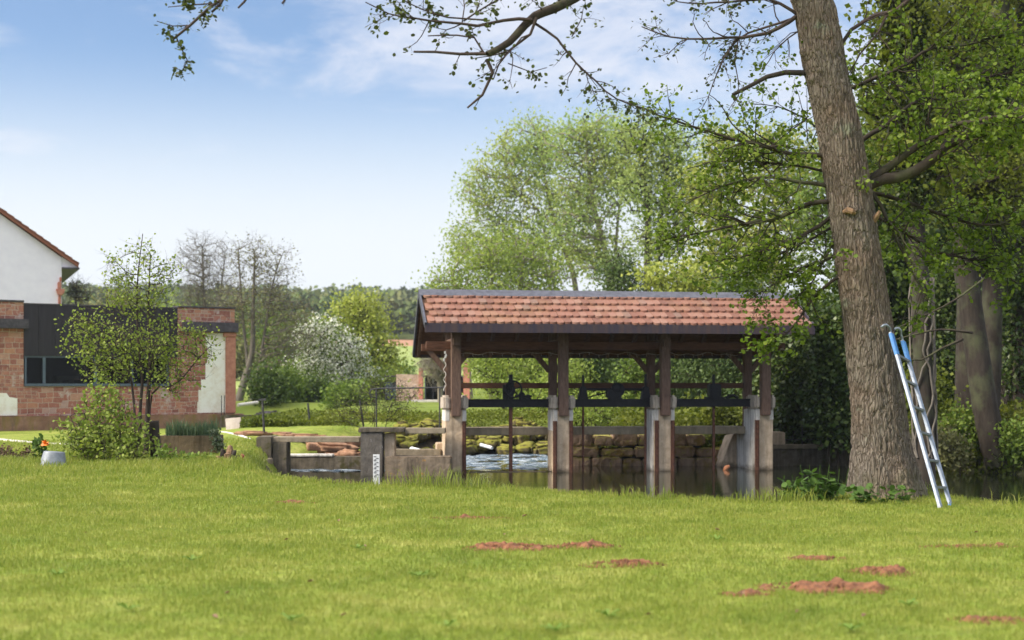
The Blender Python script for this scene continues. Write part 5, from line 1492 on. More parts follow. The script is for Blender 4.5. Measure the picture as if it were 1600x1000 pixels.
# fine boughs against the sky, left of the trunk
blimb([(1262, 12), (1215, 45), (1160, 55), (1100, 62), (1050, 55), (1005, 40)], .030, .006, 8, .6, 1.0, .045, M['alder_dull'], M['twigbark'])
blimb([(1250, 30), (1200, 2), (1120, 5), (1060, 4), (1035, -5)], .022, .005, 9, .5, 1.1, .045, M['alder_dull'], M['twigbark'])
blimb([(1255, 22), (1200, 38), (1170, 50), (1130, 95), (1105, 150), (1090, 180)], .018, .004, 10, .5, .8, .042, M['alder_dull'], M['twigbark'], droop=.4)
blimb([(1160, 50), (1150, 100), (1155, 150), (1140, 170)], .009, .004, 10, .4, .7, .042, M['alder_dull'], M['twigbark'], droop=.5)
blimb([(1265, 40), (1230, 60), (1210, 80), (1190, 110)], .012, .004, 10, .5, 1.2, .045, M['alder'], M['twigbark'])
blimb([(1262, 117), (1230, 118), (1200, 124), (1172, 138), (1148, 150)], .036, .022, 0.6, .3, 0, bark=M['greybark'], leaf_from=.7)
# leafy boughs to the left of the trunk
blimb([(1300, 246), (1240, 240), (1180, 225), (1110, 205), (1060, 190), (1015, 172, 17.0)], .034, .006, 14, .8, 2.0, .05)
blimb([(1305, 292), (1250, 282), (1190, 280), (1130, 292), (1070, 322)], .028, .005, 15, .8, 2.2, .05)
blimb([(1310, 308), (1270, 318), (1220, 338), (1150, 352), (1080, 365), (1020, 378)], .034, .006, 14, .9, 2.0, .05)
blimb([(1312, 330), (1280, 352), (1230, 378), (1170, 398), (1110, 410)], .03, .006, 15, .85, 2.2, .05)
blimb([(1325, 380), (1290, 410), (1250, 425), (1200, 450), (1165, 470)], .02, .005, 15, .75, 2.3, .05)
blimb([(1330, 420), (1300, 440), (1265, 470), (1230, 520), (1190, 545), (1160, 545)], .024, .005, 9, .55, 2.2, .06)
blimb([(1320, 350), (1300, 390), (1270, 440), (1240, 470)], .016, .004, 15, .7, 2.4, .05)
blimb([(1306, 270), (1260, 262), (1200, 255), (1130, 250), (1075, 258)], .02, .005, 15, .7, 2.0, .05, Y=18)
blimb([(1316, 345), (1270, 372), (1210, 400), (1150, 425), (1100, 432)], .02, .005, 15, .7, 2.2, .05, Y=18)
blimb([(1296, 215), (1260, 190), (1215, 170), (1180, 165)], .014, .004, 16, .6, 1.6, .048, Y=18)
# right of the trunk
blimb([(1345, 292), (1385, 278), (1430, 268), (1475, 232), (1540, 195), (1600, 168), (1690, 120)], .075, .03, 10, .95, 3.8, .054, leaf_from=.05)
blimb([(1345, 290), (1372, 272), (1405, 246), (1460, 215), (1520, 190, 17.0), (1600, 185, 16.8)], .055, .015, 12, .9, 3.6, .054)
blimb([(1350, 292), (1380, 320), (1400, 370), (1432, 430), (1450, 470)], .03, .008, 11, .8, 3.0, .054)
blimb([(1350, 300), (1400, 310), (1460, 330), (1530, 350), (1600, 350)], .03, .01, 13, .9, 3.6, .054, Y=18.2)
blimb([(1352, 330), (1400, 350), (1450, 390), (1520, 410), (1590, 440)], .03, .008, 13, .9, 3.4, .054, Y=18.6)
blimb([(1330, 230), (1380, 200), (1430, 160), (1500, 130), (1600, 110)], .035, .01, 13, .95, 3.6, .054, Y=18.4)
blimb([(1318, 140), (1370, 120), (1430, 90), (1500, 70), (1590, 60)], .03, .01, 12, .9, 3.0, .054, Y=18.8)
blimb([(1300, 88), (1330, 45), (1370, 22), (1400, 18), (1430, -10), (1480, -60)], .022, .03, 6, .6, 1.0, .055, bark=M['twigbark'])
blimb([(1385, 18), (1372, 50), (1345, 85), (1322, 115)], .016, .006, 8, .5, 1.2, .055, bark=M['twigbark'])
# bough that leaves the trunk above the picture and droops into it
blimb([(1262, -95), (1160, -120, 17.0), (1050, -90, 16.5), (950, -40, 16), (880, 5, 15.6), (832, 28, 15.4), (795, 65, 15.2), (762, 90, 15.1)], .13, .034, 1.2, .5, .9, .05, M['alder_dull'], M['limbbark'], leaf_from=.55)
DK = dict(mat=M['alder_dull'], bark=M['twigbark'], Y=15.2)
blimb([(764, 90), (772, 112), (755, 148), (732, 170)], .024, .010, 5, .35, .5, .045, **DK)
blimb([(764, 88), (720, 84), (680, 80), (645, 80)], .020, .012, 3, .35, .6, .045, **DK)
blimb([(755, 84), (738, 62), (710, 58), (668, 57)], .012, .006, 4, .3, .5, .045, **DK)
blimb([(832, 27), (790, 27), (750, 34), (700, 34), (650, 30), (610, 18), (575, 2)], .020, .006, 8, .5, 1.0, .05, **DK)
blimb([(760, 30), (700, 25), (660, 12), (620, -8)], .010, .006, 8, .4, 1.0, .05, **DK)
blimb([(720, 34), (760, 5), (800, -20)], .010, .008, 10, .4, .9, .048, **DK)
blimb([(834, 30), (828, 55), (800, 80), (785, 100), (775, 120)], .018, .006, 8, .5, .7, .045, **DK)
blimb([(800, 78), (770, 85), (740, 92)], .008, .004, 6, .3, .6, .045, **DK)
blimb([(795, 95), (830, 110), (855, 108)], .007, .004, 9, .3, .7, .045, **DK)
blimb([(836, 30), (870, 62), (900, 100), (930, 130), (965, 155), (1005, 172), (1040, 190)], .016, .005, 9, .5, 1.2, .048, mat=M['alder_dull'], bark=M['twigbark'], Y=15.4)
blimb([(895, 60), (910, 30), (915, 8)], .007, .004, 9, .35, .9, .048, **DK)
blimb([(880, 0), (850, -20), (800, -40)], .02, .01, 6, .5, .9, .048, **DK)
# the far reaching top bough whose tip hangs in the upper left
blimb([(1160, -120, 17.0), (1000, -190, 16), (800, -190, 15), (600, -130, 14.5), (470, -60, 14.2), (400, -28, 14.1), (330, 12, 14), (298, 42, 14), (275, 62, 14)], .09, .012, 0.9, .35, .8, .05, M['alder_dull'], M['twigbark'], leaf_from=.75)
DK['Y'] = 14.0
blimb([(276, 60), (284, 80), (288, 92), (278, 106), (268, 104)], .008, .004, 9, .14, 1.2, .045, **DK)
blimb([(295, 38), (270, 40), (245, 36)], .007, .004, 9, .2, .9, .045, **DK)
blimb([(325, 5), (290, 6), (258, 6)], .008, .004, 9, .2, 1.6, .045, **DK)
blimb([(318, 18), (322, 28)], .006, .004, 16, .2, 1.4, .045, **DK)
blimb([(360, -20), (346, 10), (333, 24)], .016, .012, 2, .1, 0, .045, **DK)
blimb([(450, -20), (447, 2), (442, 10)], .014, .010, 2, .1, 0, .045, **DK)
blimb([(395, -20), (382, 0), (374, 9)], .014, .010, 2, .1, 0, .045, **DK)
# crown above the picture, which shades the ground and the water
T = in_lobes([(1150, -700, 17.5, 420, 300), (1350, -500, 18, 330, 300), (1000, -450, 17, 300, 180)], 700)
T = np.concatenate([T, np.array([(1.5, 24, 13.5), (4.5, 26, 14), (6.5, 22, 13)])[rng.integers(0, 3, 700)] + rng.normal(0, 1, (700, 3)) * np.array([2.2, 3.2, 1.4])])  # unseen outlying lobes, added to the crown to shade the wood
T = T[T[:, 2] > 9.0 + np.maximum(0, T[:, 1] - 24) * .27]
ch = skeleton([([at(1240, -180, TY), at(1190, -480, TY), at(1140, -800, TY)], .2, .06)], T, .5, .006)
V, Fq = tubes(ch); put('limb', raw_mesh('limb', V, [Fq]), M['limbbark'], BIG, smooth=True)
P = np.repeat(T, 8, axis=0) + rng.normal(0, .28, (len(T) * 8, 3)); V, Fh = leaf_verts(P, .075, 'quad')
put('crown', raw_mesh('crown', V, [Fh]), M['alder'], BIG)

# ------------------------------------------------------------------ left: young multi stemmed tree, bush, flowers
tree('young_tree', 'slender young multi stemmed tree with sparse fresh leaves before the annex', 'tree', 26.5,
     [([(212, 722), (211, 660), (206, 600), (195, 540), (170, 480)], 3.2, 1.0), ([(216, 722), (219, 640), (222, 590), (215, 520), (215, 440), (223, 365)], 3.6, .6), ([(226, 722), (229, 660), (232, 610), (234, 560), (232, 480), (235, 400)], 4.6, .8),
      ([(229, 640), (238, 615), (262, 605), (280, 596), (310, 560), (330, 540)], 2.6, .7)],
     [(223, 400, 26.5, 20, 44), (228, 455, 26.5, 48, 45), (190, 470, 26.5, 36, 38), (150, 530, 26.5, 52, 36), (200, 545, 26.5, 70, 45), (255, 540, 26.5, 60, 48), (305, 540, 26.5, 36, 40), (265, 590, 26.5, 50, 26), (165, 575, 26.5, 52, 25), (180, 420, 26.5, 22, 30), (262, 440, 26.5, 22, 40), (120, 500, 26.5, 22, 30)],
     680, (8, .05, .17), M['twigbark'], M['sapling'], shape='hex', twigs=2, twig_len=.3, tip_r=.004, step=.12, up=.9, droop=0.0)
tree('garden_bush', 'dense round green bush at the foot of the young tree', 'bush', 25.2,
     [([(165, 726), (160, 690), (150, 640)], 1.6, .6), ([(185, 726), (188, 680), (195, 630)], 1.6, .6), ([(140, 726), (125, 690), (110, 650)], 1.4, .6), ([(205, 726), (215, 690), (222, 670)], 1.4, .6)],
     [(165, 660, 25.2, 52, 50), (130, 690, 25.2, 42, 36), (205, 690, 25.2, 38, 36), (165, 700, 25.2, 66, 26), (160, 620, 25.2, 32, 26), (110, 660, 25.2, 20, 20)],
     460, (6, .066, .15), M['twigbark'], M['sapling'], shape='hex', twigs=1, twig_len=.25, tip_r=.004, step=.12)
tree('low_shrub', 'low leafy shrub trailing from the stump to the rotten log', 'shrub', 25.0, [([(262, 728), (270, 712)], 1, .5)],
     [(258, 712, 25, 20, 14), (290, 720, 25, 40, 9), (325, 722, 25, 26, 10)], 120, (7, .06, .1), M['twigbark'], M['bush'], shape='hex', step=.1, tip_r=.003)
tree('ivy', 'variegated ivy hanging over the right end of the trough', 'plant', 27.2, [([(338, 712), (340, 690)], 1, .5)],
     [(340, 690, 27.2, 9, 12), (346, 705, 27.2, 8, 16), (335, 676, 27.2, 8, 5)], 70, (6, .05, .07), M['twigbark'], leaf_mat('variegated ivy', [(0.06, 0.09, 0.03), (0.18, 0.22, 0.12), (0.35, 0.38, 0.26)]), step=.08, tip_r=.003, shape='hex')
tree('dry_plant', 'clump of dry brown leaves and stalks left of the zinc tub', 'plant', 25.5, [([(25, 722), (25, 705)], .8, .4)],
     [(15, 712, 25.5, 28, 8), (45, 712, 25.5, 12, 10), (0, 708, 25.5, 20, 9)], 90, (6, .05, .09), M['twigbark'], M['dry'], step=.1, tip_r=.003)
c = at(71, 722, 25.6)
o = tree('flower_plant', 'leafy plant with one bright orange flower behind the zinc tub', 'flower', 25.6, [([(70, 724), (66, 700), (71, 690)], .5, .3), ([(62, 724), (60, 695), (60, 682)], .5, .3)],
     [(60, 695, 25.6, 9, 12), (66, 712, 25.6, 14, 8)], 30, (5, .09, .06), M['twigbark'], M['nettle'], step=.08, tip_r=.003, shape='hex', crown='leaves')
p = at(71, 694, 25.5)
V, Fh = leaf_verts(np.repeat(p[None], 16, 0) + rng.normal(0, .012, (16, 3)), .075, 'hex', -.5); put('blossom', raw_mesh('blossom', V, [Fh]), M['orange'], o)
# weeds at the foot of the big trunk
weeds = [(1245, 788, 17.2, 'leafy weed clump on the bank edge farthest from the trunk'), (1272, 788, 16.9, 'tall leafy weed clump with broad leaves on the bank'), (1302, 786, 17.0, 'leafy weed clump touching the foot of the trunk'), (1352, 790, 16.6, 'pale leafy weeds in front of the trunk foot'), (1402, 792, 16.7, 'leafy weeds between the trunk and the ladder')]
for i, (px, py, Y, lab) in enumerate(weeds):
    hh = (44, 60, 52, 32, 28)[i]; py -= 2
    tree('weed', lab, 'plant', Y, [([(px + dx_, py), (px + dx_ * 2, py - hh * .6), (px + dx_ * 2.4, py - hh)], .7, .35) for dx_ in (-9, -3, 4, 10)],
         [(px, py - hh * .5, Y, 20, hh * .42), (px - 8, py - hh * .3, Y, 16, hh * .3)], 26, (3, .095, .07), M['nettle'], M['nettle'], 'leafy weeds round the foot of the big tree', step=.07, tip_r=.003, shape='hex', flat=.5, crown='leaves')

# ------------------------------------------------------------------ behind the sluice
def bush(label, Y, lobes, n, leaf, mat, name='shrub', cat='shrub', group=None, base=None, stem=(3.0, 1.0), **kw):
    px, py = base or (lobes[0][0], lobes[0][1] + lobes[0][4])
    stems = [([(px + d, 660), (px + d * 2.2, py - lobes[0][4] * .5), (px + d * 3, py - lobes[0][4])], stem[0], stem[1]) for d in (-10, 0, 10)]
    return tree(name, label, cat, Y, stems, lobes, n, leaf, M['limbbark'], mat, group, **kw)
bush('arching pale green willow shrub seen through the first sluice bay', 58, [(800, 590, 58, 62, 42), (760, 560, 58, 42, 26), (850, 560, 58, 50, 28), (830, 620, 58, 52, 22)], 700, (18, .16, .55), M['willow'], group='shrubs behind the sluice', droop=.6, aspect=.35)
bush('soft green shrub hanging over the far bank behind the second post', 47, [(868, 628, 47, 40, 34), (885, 590, 47, 36, 30), (845, 650, 47, 34, 20), (905, 640, 47, 25, 35)], 500, (18, .12, .45), M['willow'], group='shrubs behind the sluice', aspect=.4)
bush('low rounded shrub on the bank beyond the second sluice bay', 44, [(930, 645, 44, 46, 26), (890, 655, 44, 26, 18)], 260, (16, .11, .4), M['willow'], group='shrubs behind the sluice', aspect=.4)
bush('bright yellow green shrub in front of the dark conifers', 46.5, [(1003, 590, 46.5, 34, 34), (985, 625, 46.5, 30, 26), (1005, 655, 46.5, 28, 16)], 260, (16, .11, .4), M['bush'], group='shrubs behind the sluice')
for i, (px, Y, wdt, top, lab) in enumerate(((925, 48, 36, 535, 'feathery dark conifer behind the second post'), (965, 50, 40, 510, 'tall feathery conifer left of the bright shrub'), (1050, 49, 42, 515, 'broad feathery conifer right of the bright shrub'), (1100, 47, 40, 530, 'mid green feathery conifer behind the third bay'), (1145, 46, 38, 525, 'feathery conifer beside the last pier'))):
    tree('conifer', lab, 'conifer', Y, [([(px, 665), (px, 600), (px + 2, top)], 5, 1)],
         [(px, 655, Y, wdt, 40), (px + 6, 610, Y, wdt, 50), (px - 5, 570, Y, wdt * .9, 45), (px, top + 25, Y, wdt * .6, 40)], 420, (22, .13, .5), M['limbbark'], M['conifer'], 'feathery conifers behind the sluice', droop=.7, aspect=.42, up=.1)
bush('trailing low shrub over the block wall', 41, [(1080, 672, 41, 60, 14), (1150, 665, 41, 40, 20)], 160, (14, .1, .35), M['darkbush'], group='shrubs behind the sluice')
for i, (px, Y, lob, lab) in enumerate(((1255, 38.5, [(1250, 560, 38.5, 60, 60), (1255, 630, 38.5, 62, 56), (1230, 670, 38.5, 40, 25), (1280, 500, 38.5, 45, 40)], 'dark glossy laurel right of the sluice roof end'), (1310, 36.5, [(1310, 600, 36.5, 48, 70), (1320, 660, 36.5, 45, 32), (1305, 520, 36.5, 42, 40)], 'dark glossy laurel close behind the big trunk'),
        (1215, 41, [(1205, 620, 41, 36, 60), (1220, 560, 41, 36, 50)], 'dark laurel just behind the last sluice post'))):
    bush(lab, Y, lob, 620, (17, .13, .38), M['laurel'], 'laurel', 'shrub', 'laurels right of the sluice', base=(px, 640))
# ground cover on the far bank
def cover(name, label, boxes, n, size, mat, h=0.3):
    P = []
    for (px0, px1, py0, py1, Y0, Y1) in boxes:
        m = n // len(boxes)
        f = rng.uniform(0, 1, m); Y = Y0 + (Y1 - Y0) * f; px = rng.uniform(px0, px1, m)
        x = (px - 800) / F * Y
        P.append(np.stack([x, Y, gz(x, Y) + rng.uniform(0, 1, m) ** 1.3 * h * (0.4 + vnoise(x * 1.3, Y * 1.3, 8))], -1))
    P = np.concatenate(P); P = P[sdist(P[:, 0], P[:, 1]) > 0.1]
    V, Fh = leaf_verts(P, size, 'quad', -.1, .2)
    return tag(put(name, raw_mesh(name, V, [Fh]), mat), kind='stuff')
cover('ground_cover', None, [(375, 560, 0, 0, 42.5, 46.5), (555, 900, 0, 0, 44.2, 47.5), (392, 450, 0, 0, 42, 44)], 42000, .075, M['wood_leaf'], .22)
cover('undergrowth', None, [(890, 1210, 0, 0, 38.3, 42.5), (1100, 1230, 0, 0, 38.0, 40.5), (1200, 1340, 0, 0, 36.2, 40), (1400, 1700, 0, 0, 33.8, 38), (1460, 1800, 0, 0, 36, 44)], 52000, .12, M['wood_leaf'], .75)
o = bush('thin twiggy bare shrub on the far bank beside the iron handrail', 41.5, [(585, 625, 41.5, 40, 38), (540, 640, 41.5, 26, 26), (625, 625, 41.5, 36, 35)], 260, (2, .07, .2), M['willow'], group=None, twigs=3, twig_len=.4, tip_r=.005, stem=(.9, .5))
tree('pollard_willow', 'pollard willow with a fan of bare shoots over a straight stem', 'tree', 72, [([(688, 640), (688, 612), (687, 592)], 4.2, 4.6)],
     [(687, 580, 72, 34, 18), (687, 568, 72, 40, 20)], 240, (3, .08, .3), M['palebark'], M['olive'], twigs=3, twig_len=.9, tip_r=.014, up=0)

# ------------------------------------------------------------------ mid distance, left to centre
tree('bare_tree', 'tall bare spring tree rising behind the annex parapet', 'tree', 88, [([(322, 640), (322, 520), (318, 450), (316, 385)], 5, 1.0), ([(322, 500), (345, 450), (352, 400)], 3, .8)],
     [(316, 405, 88, 44, 44), (330, 450, 88, 52, 42), (300, 470, 88, 30, 36)], 900, (1, .09, .5), M['dimbark'], M['olive'], 'bare trees behind the annex', twigs=2, twig_len=.7, tip_r=.010, up=.9, jit=.2)
tree('bare_tree', 'spreading budding tree with a leaning pale trunk right of the annex', 'tree', 76, [([(372, 640), (383, 590), (394, 550), (396, 480), (398, 400)], 7, 1.2), ([(394, 560), (380, 500), (374, 420), (372, 390)], 3.6, 1), ([(396, 520), (425, 450), (440, 400)], 3.2, .9)],
     [(385, 400, 76, 36, 38), (420, 420, 76, 46, 44), (400, 470, 76, 74, 44), (450, 480, 76, 48, 26), (455, 525, 76, 52, 28), (365, 500, 76, 28, 46), (430, 555, 76, 46, 22)], 1500, (3, .10, .6), M['dimbark'], M['olive'], 'bare trees behind the annex', twigs=1, twig_len=.7, tip_r=.009, up=.75, jit=.2)
tree('bare_tree', 'thin bare sapling between the white house and the young tree', 'tree', 70, [([(118, 660), (118, 500), (120, 440)], 2.5, .8)], [(118, 450, 70, 16, 16), (125, 465, 70, 18, 12)], 60, (1, .1, .3), M['limbbark'], M['olive'], 'bare trees behind the annex', twigs=4, twig_len=.7, tip_r=.012)
tree('blossom_shrub', 'tall shrub covered in white blossom between the bare and the yellow tree', 'shrub', 80, [([(500, 640), (500, 580), (505, 530)], 4, 1.5), ([(520, 640), (530, 590), (540, 540)], 4, 1.5)],
     [(500, 530, 80, 42, 34), (530, 555, 80, 46, 34), (480, 580, 80, 46, 26), (550, 590, 80, 40, 26), (505, 590, 80, 50, 26)], 520, (10, .15, .7), M['limbbark'], M['bush'], leaf2=(22, .13, .5, M['blossom'], 'blossom', .75), tip_r=.02)
tree('spring_tree', 'rounded yellow green tree right of the white blossom', 'tree', 90, [([(560, 640), (560, 570), (562, 500)], 6, 2)],
     [(560, 510, 90, 50, 42), (580, 560, 90, 48, 46), (545, 590, 90, 50, 38), (600, 600, 90, 30, 26), (560, 482, 90, 36, 22)], 760, (16, .19, .8), M['limbbark'], M['lime'], tip_r=.02)
for px, Y, rx, ry, cy__, mat, lab in ((418, 70, 26, 28, 598, 'darkbush', 'round dark green shrub beside the leaning pale trunk'), (485, 74, 34, 20, 610, 'darkbush', 'wide dark shrub below the white blossom'), (445, 72, 22, 24, 600, 'bush', 'small shrub between the two dark shrubs'), (545, 66, 34, 16, 622, 'bush', 'low yellowish shrub at the far lawn edge'), (600, 80, 30, 24, 606, 'willow', 'loose green shrub left of the rubble wall panel')):
    tree('shrub', lab, 'shrub', Y, [([(px, 650), (px, cy__)], 2, 1)], [(px, cy__, Y, rx, ry), (px + rx * .3, cy__ + ry * .3, Y, rx * .8, ry * .7), (px - rx * .3, cy__ + ry * .4, Y, rx * .7, ry * .6)], 220, (18, .15, .55), M['limbbark'], M[mat], 'shrubs along the far lawn')

for i, (px, py, Y, rx, ry, mat, lab) in enumerate(((170, 500, 130, 60, 46, 'olive', 'dull budding tree behind the cladding of the annex'), (260, 520, 125, 60, 50, 'willow', 'soft green tree behind the right annex parapet'), (345, 550, 120, 50, 50, 'olive', 'olive budding tree behind the annex corner'), (410, 530, 135, 60, 60, 'bush', 'green tree behind the leaning pale trunk'), (470, 540, 140, 56, 54, 'olive', 'brown green budding tree behind the white blossom'), (620, 590, 120, 20, 14, 'bush', 'small round tree at the edge of the far meadow'))):
    tree('field_tree', lab, 'tree', Y, [([(px, 625), (px, py)], 3, 1)], [(px, py, Y, rx, ry), (px + rx * .4, py + ry * .4, Y, rx * .7, ry * .7), (px - rx * .4, py + ry * .5, Y, rx * .7, ry * .6)], 260, (16, .30, 1.0), M['limbbark'], M[mat], 'trees beyond the far lawn', tip_r=.02)
# ------------------------------------------------------------------ tall spring trees behind the sluice
pop = 'tall pale green trees behind the sluice'
tree('poplar', 'tall airy pale green tree, leftmost of those above the sluice roof', 'tree', 92, [([(905, 640), (900, 455), (882, 390), (862, 330), (850, 270), (845, 220)], 7, 1.6), ([(890, 410), (850, 355), (815, 310), (790, 260)], 4, 1.3), ([(896, 440), (840, 375), (790, 345), (760, 320)], 3.4, 1.2)],
     [(800, 250, 92, 64, 44), (760, 310, 92, 50, 50), (840, 220, 92, 60, 40), (850, 300, 92, 70, 60), (790, 370, 92, 60, 36), (745, 290, 92, 26, 40), (870, 390, 92, 60, 50), (780, 400, 92, 70, 50), (720, 370, 92, 30, 40)], 1050, (17, .18, .75), M['palebark'], M['poplar'], pop, tip_r=.022, up=.8)
tree('poplar', 'tall airy pale green tree with a forked trunk above the middle of the roof', 'tree', 88, [([(950, 640), (952, 440), (945, 390), (930, 330), (918, 250), (915, 200)], 8, 1.8), ([(950, 420), (965, 350), (978, 290), (985, 230)], 4.5, 1.4)],
     [(900, 225, 88, 56, 46), (945, 210, 88, 56, 36), (930, 290, 88, 66, 60), (975, 260, 88, 48, 50), (905, 350, 88, 60, 50), (940, 400, 88, 60, 40)], 860, (16, .18, .75), M['palebark'], M['poplar'], pop, tip_r=.022, up=.8)
tree('poplar', 'tall green tree with a thick dark trunk above the right of the roof', 'tree', 84, [([(1010, 640), (1012, 420), (1012, 330), (1008, 290), (1000, 240)], 11, 3), ([(1012, 320), (1040, 270), (1055, 230)], 5, 1.6)],
     [(1000, 215, 84, 46, 36), (1045, 240, 84, 50, 50), (1010, 290, 84, 50, 50), (1070, 310, 84, 46, 60), (1030, 370, 84, 50, 46)], 700, (16, .18, .75), M['greybark'], M['poplar'], pop, tip_r=.022, up=.8)
tree('willow', 'rounded yellow green willow low behind the left end of the roof', 'tree', 78, [([(770, 640), (770, 480), (768, 420)], 6, 2), ([(800, 640), (810, 460), (820, 400)], 5, 2), ([(735, 640), (725, 470), (705, 440)], 5, 1.6)],
     [(740, 410, 78, 46, 36), (800, 400, 78, 54, 40), (705, 440, 78, 34, 26), (850, 430, 78, 46, 34), (770, 460, 78, 90, 30), (680, 450, 78, 14, 16)], 760, (14, .15, .8), M['palebark'], M['willow'], tip_r=.015, up=.6)
bg_ = 'yellow green trees behind the boughs of the big tree'
tree('spring_tree', 'pale yellow green tree seen through the leafy boughs', 'tree', 80, [([(1130, 640), (1128, 430), (1125, 250)], 6, 1.6)], [(1120, 290, 80, 56, 70), (1140, 380, 80, 56, 60), (1100, 430, 80, 50, 30), (1130, 225, 80, 34, 36)], 520, (13, .22, .75), M['palebark'], M['lime'], bg_, tip_r=.02, up=.6)
tree('spring_tree', 'pale yellow green tree close left of the big trunk', 'tree', 76, [([(1215, 640), (1212, 420), (1210, 230)], 6, 1.6)], [(1205, 260, 76, 56, 66), (1225, 350, 76, 60, 70), (1195, 420, 76, 56, 40), (1260, 260, 76, 40, 70)], 560, (13, .21, .75), M['palebark'], M['lime'], bg_, tip_r=.02, up=.6)
tree('dark_conifer', 'dark green conifer peeping over the roof ridge', 'conifer', 62, [([(965, 660), (965, 420), (967, 395)], 4, 1)], [(965, 425, 62, 28, 34), (985, 440, 62, 34, 24), (950, 520, 62, 36, 60), (1000, 520, 62, 40, 60)], 420, (18, .18, .6), M['limbbark'], M['conifer'], tip_r=.02, droop=.6, aspect=.4)
bush('twiggy yellowish shrub above the roof ridge', 60, [(1040, 435, 60, 46, 26), (1095, 440, 60, 36, 26), (1060, 490, 60, 70, 40)], 380, (12, .17, .5), M['lime'], base=(1060, 520))
tree('dark_conifer', 'grey green conifer mass above the right half of the roof', 'conifer', 56, [([(1165, 660), (1165, 480), (1168, 430)], 4, 1)], [(1165, 450, 56, 44, 36), (1185, 510, 56, 50, 50), (1140, 480, 56, 36, 40), (1160, 570, 56, 56, 50)], 460, (18, .17, .55), M['limbbark'], M['conifer'], tip_r=.02, droop=.6, aspect=.4)

# ------------------------------------------------------------------ the wood on the right
wg = 'trunks of the dark wood'
def wood_tree(label, Y, trunk, r0, r1, lobes, n, leaf, mat, bark='greybark', name='forest_tree', **kw):
    return tree(name, label, 'tree', Y, [(trunk, r0, r1)], lobes, n, leaf, M[bark], M[mat], wg, up=.6, tip_r=.014, step=.6, **kw)
wood_tree('thick straight grey trunk in the wood right of the ladder', 40, [(1511, 700), (1512, 640), (1513, 560), (1514, 480), (1516, 300), (1520, 0), (1524, -200)], 21, 12,
          [(1480, 260, 40, 110, 90), (1560, 160, 40, 110, 110), (1500, 20, 40, 120, 120), (1420, 160, 40, 70, 90), (1600, 320, 40, 80, 80)], 1100, (18, .115, .6), 'wood_leaf')
wood_tree('curved leaning brown trunk rising from the wooded bank', 34.5, [(1562, 745), (1553, 700), (1540, 640), (1528, 560), (1518, 490), (1508, 420), (1500, 200), (1495, -60)], 22, 11,
          [(1440, 200, 34.5, 80, 80), (1540, 280, 34.5, 90, 60), (1480, 60, 34.5, 90, 70)], 700, (18, .11, .55), 'wood_leaf', 'greybark')
wood_tree('slim dark trunk behind the curved brown one', 43, [(1572, 690), (1566, 600), (1562, 500), (1560, 300), (1562, 0), (1565, -150)], 15, 12, [(1570, 60, 43, 100, 100), (1600, 250, 43, 90, 90)], 500, (18, .12, .6), 'wood_leaf')
wood_tree('dark trunk at the right edge of the wood', 37, [(1608, 720), (1604, 640), (1600, 560), (1602, 300), (1605, -100)], 22, 14, [(1640, 200, 37, 120, 120), (1620, 400, 37, 70, 60), (1640, 20, 37, 120, 90)], 560, (18, .115, .6), 'wood_leaf')
o = wood_tree('ivy wrapped trunk just behind the ladder top', 31, [(1446, 720), (1444, 640), (1441, 560), (1440, 480), (1428, 300), (1414, 100), (1410, -60)], 17, 10, [(1390, 160, 31, 60, 90), (1440, 260, 31, 70, 60), (1400, 30, 31, 60, 60)], 380, (10, .13, .5), 'wood_leaf')
T = []
for _ in range(1500):
    py = rng.uniform(-60, 330); px = np.interp(py, [-60, 330], [1410, 1431]); a = rng.uniform(0, 6.3)
    c = at(px, py, 31); r = .20 + rng.gamma(1.6, .09)
    T.append(c + np.array([math.cos(a) * r, math.sin(a) * r, rng.normal(0, .1)]))
V, Fh = leaf_verts(np.repeat(np.array(T), 7, 0) + rng.normal(0, .06, (len(T) * 7, 3)), .095, 'hex', .3); put('ivy', raw_mesh('ivy', V, [Fh]), M['ivy'], o)
ch = []
for kx in range(9):
    a = rng.uniform(0, 6.3); pts = []
    for py in np.arange(715, 430, -14):
        a += rng.normal(0, .25); px = np.interp(py, [480, 720], [1440, 1446]); c = at(px, py, 31); pts.append(c + np.array([math.cos(a) * .26, math.sin(a) * .26, 0]))
    ch.append((smooth_path(pts, .1), np.full(len(smooth_path(pts, .1)), .022), 6))
V, Fq = tubes(ch); put('ivy_stem', raw_mesh('ivy_stem', V, [Fq]), M['dimbark'], o, smooth=True)
o = wood_tree('ivy clad trunk high in the upper right', 36, [(1545, 700), (1552, 400), (1560, 150), (1566, -120)], 17, 13, [(1570, -60, 36, 80, 60)], 120, (10, .14, .5), 'wood_leaf')
T = []
for _ in range(1100):
    py = rng.uniform(60, 420); px = np.interp(py, [150, 400], [1560, 1552]); a = rng.uniform(0, 6.3); c = at(px, py, 36); r = .25 + rng.gamma(1.5, .11)
    T.append(c + np.array([math.cos(a) * r, math.sin(a) * r, rng.normal(0, .1)]))
V, Fh = leaf_verts(np.repeat(np.array(T), 7, 0) + rng.normal(0, .07, (len(T) * 7, 3)), .10, 'hex', .3); put('ivy', raw_mesh('ivy', V, [Fh]), M['ivy'], o)
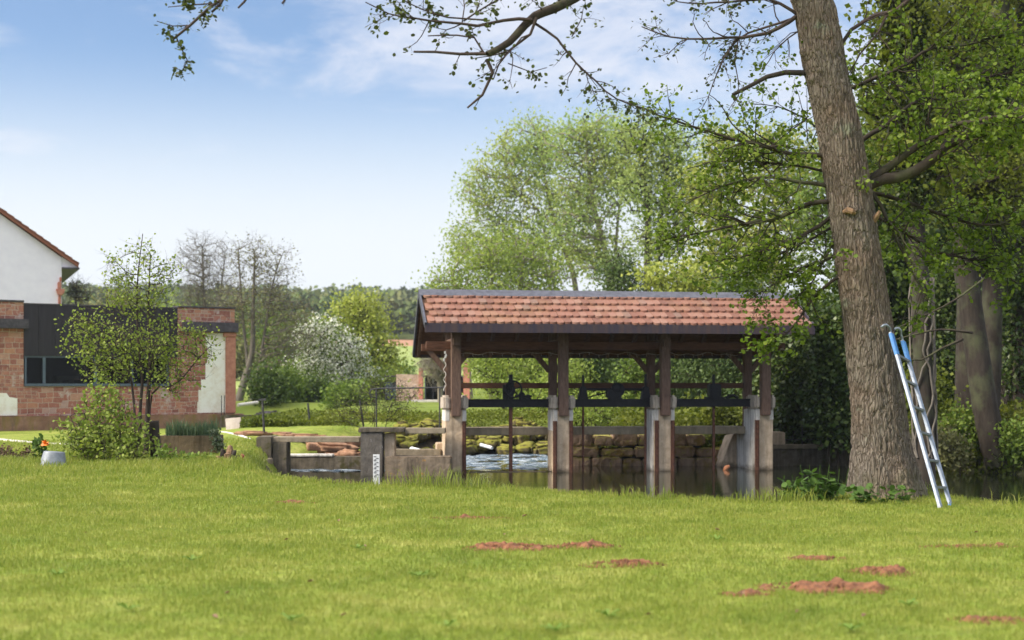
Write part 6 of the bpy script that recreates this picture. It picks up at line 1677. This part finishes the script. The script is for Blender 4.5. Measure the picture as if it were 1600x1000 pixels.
for i, (px, Y, lob, lab) in enumerate(((1390, 46, [(1380, 420, 46, 80, 80), (1370, 300, 46, 70, 70), (1400, 540, 46, 70, 80), (1390, 640, 46, 60, 50)], 'dense dark evergreen between the big trunk and the ivy trunk'),
        (1480, 50, [(1480, 400, 50, 80, 80), (1470, 520, 50, 70, 80), (1480, 620, 50, 70, 70)], 'dense dark evergreen behind the grey trunk'),
        (1560, 52, [(1570, 400, 52, 80, 80), (1570, 520, 52, 80, 80), (1580, 630, 52, 80, 70), (1640, 500, 52, 80, 120)], 'dense dark evergreen deep in the wood at the right'),
        (1420, 60, [(1420, 250, 60, 90, 90), (1360, 200, 60, 50, 70), (1500, 300, 60, 90, 90), (1580, 260, 60, 80, 80), (1300, 330, 60, 70, 80)], 'tall lighter green tree far back in the wood'))):
    tree('evergreen', lab, 'tree', Y, [([(px, 680), (px, 500), (px, lob[0][1])], 6, 2)], lob, (800 if i < 3 else 1000), ((17, .22, .7) if i < 3 else (14, .2, .8)), M['limbbark'], M['darkbush' if i < 3 else 'bush'], 'evergreens filling the wood', tip_r=.02)
for i, (px, py, Y, rx, ry, mat, lab) in enumerate(((1440, 610, 33, 34, 40, 'wood_leaf', 'leafy shrub under the ivy wrapped trunk'), (1470, 700, 34, 36, 26, 'olive', 'brownish twiggy shrub overhanging the dark water'), (1500, 670, 35, 34, 26, 'bush', 'green shrub at the foot of the grey trunk'), (1590, 690, 34, 20, 30, 'bush', 'green shrub at the right edge of the bank'), (1420, 700, 35, 28, 28, 'wood_leaf', 'leafy shrub behind the ladder feet'))):
    tree('shrub', lab, 'shrub', Y, [([(px, 745), (px, py)], 1.5, .8)], [(px, py, Y, rx, ry), (px + 8, py + 12, Y, rx * .8, ry * .7)], 200, (11, .10, .32), M['twigbark'], M[mat], 'shrubs on the wooded bank')
for i, (px, Y, lob, lab) in enumerate(((1588, 37, [(1590, 470, 37, 34, 60), (1600, 560, 37, 30, 60), (1625, 620, 37, 34, 60)], 'dark laurel hanging over the right edge of the wood'), (1475, 44, [(1475, 470, 44, 30, 60), (1470, 570, 44, 34, 60)], 'dark laurel between the ivy trunk and the grey trunk'), (1555, 46, [(1545, 600, 46, 40, 60), (1550, 480, 46, 34, 70)], 'dark laurel behind the curved brown trunk'))):
    bush(lab, Y, lob, 420, (16, .13, .42), M['laurel'], 'laurel', 'shrub', 'laurels in the wood', base=(px, 640))
# bare snags reaching out of the wood
mb = MB()
for pts, r in (([(1545, 430), (1490, 470), (1440, 495), (1385, 520)], .03), ([(1520, 520), (1470, 515), (1420, 525), (1385, 535)], .03), ([(1505, 530), (1470, 545), (1440, 562), (1408, 560)], .035)):
    P = smooth_path(px_trunk(pts, 30.5), .2); mb.tube(P, list(np.linspace(r, r * .4, len(P))), 6)
    tag(mb.build('dead_bough', M['limbbark'], smooth=True), ['bare bough reaching down from the right behind the ladder hooks', 'level bare bough behind the blue ladder sleeves', 'lowest bare bough crossing behind the ladder'][['.', '.', '.'].index('.') + int(r > .034) * 2 + int(pts[0][0] == 1520)], 'bough', 'bare boughs behind the ladder'); mb = MB()

# ------------------------------------------------------------------ wooded hills
n = 1900
yy = 314 + 330 * rng.uniform(0, 1, n) ** 1.25; xx = rng.uniform(-0.46, 0.36, n) * yy
zz_ = gz(xx, yy)
rc = rng.uniform(3.0, 5.5, n)
Ps = []
for i in range(n):
    m = 90
    d = rng.normal(0, 1, (m, 3)); d /= np.linalg.norm(d, axis=1)[:, None]; d[:, 2] = np.abs(d[:, 2]) * 1.15 - .2
    Ps.append(np.array([xx[i], yy[i], zz_[i] + rc[i] * .9]) + d * rc[i] * rng.uniform(.65, 1.05, m)[:, None])
P = np.concatenate(Ps); V, Fh = leaf_verts(P, 1.7, 'quad', .2)
tag(put('hill_forest', raw_mesh('hill_forest', V, [Fh]), M['hillwood']), kind='stuff')

# ------------------------------------------------------------------ the air
mb = MB(); mb.box(-810, 810, -70, 1110, -8, 95)
o = mb.build('haze', None)
hm = bpy.data.materials.new('pale blue air'); hm.use_nodes = True; t_ = hm.node_tree; t_.nodes.clear()
ho = t_.nodes.new('ShaderNodeOutputMaterial'); hv = t_.nodes.new('ShaderNodeVolumePrincipled')
hv.inputs['Color'].default_value = (0.80, 0.88, 1.0, 1); hv.inputs['Density'].default_value = 0.00022; hv.inputs['Anisotropy'].default_value = 0.2
t_.links.new(hv.outputs[0], ho.inputs['Volume']); o.data.materials.append(hm)
tag(o, kind='stuff')
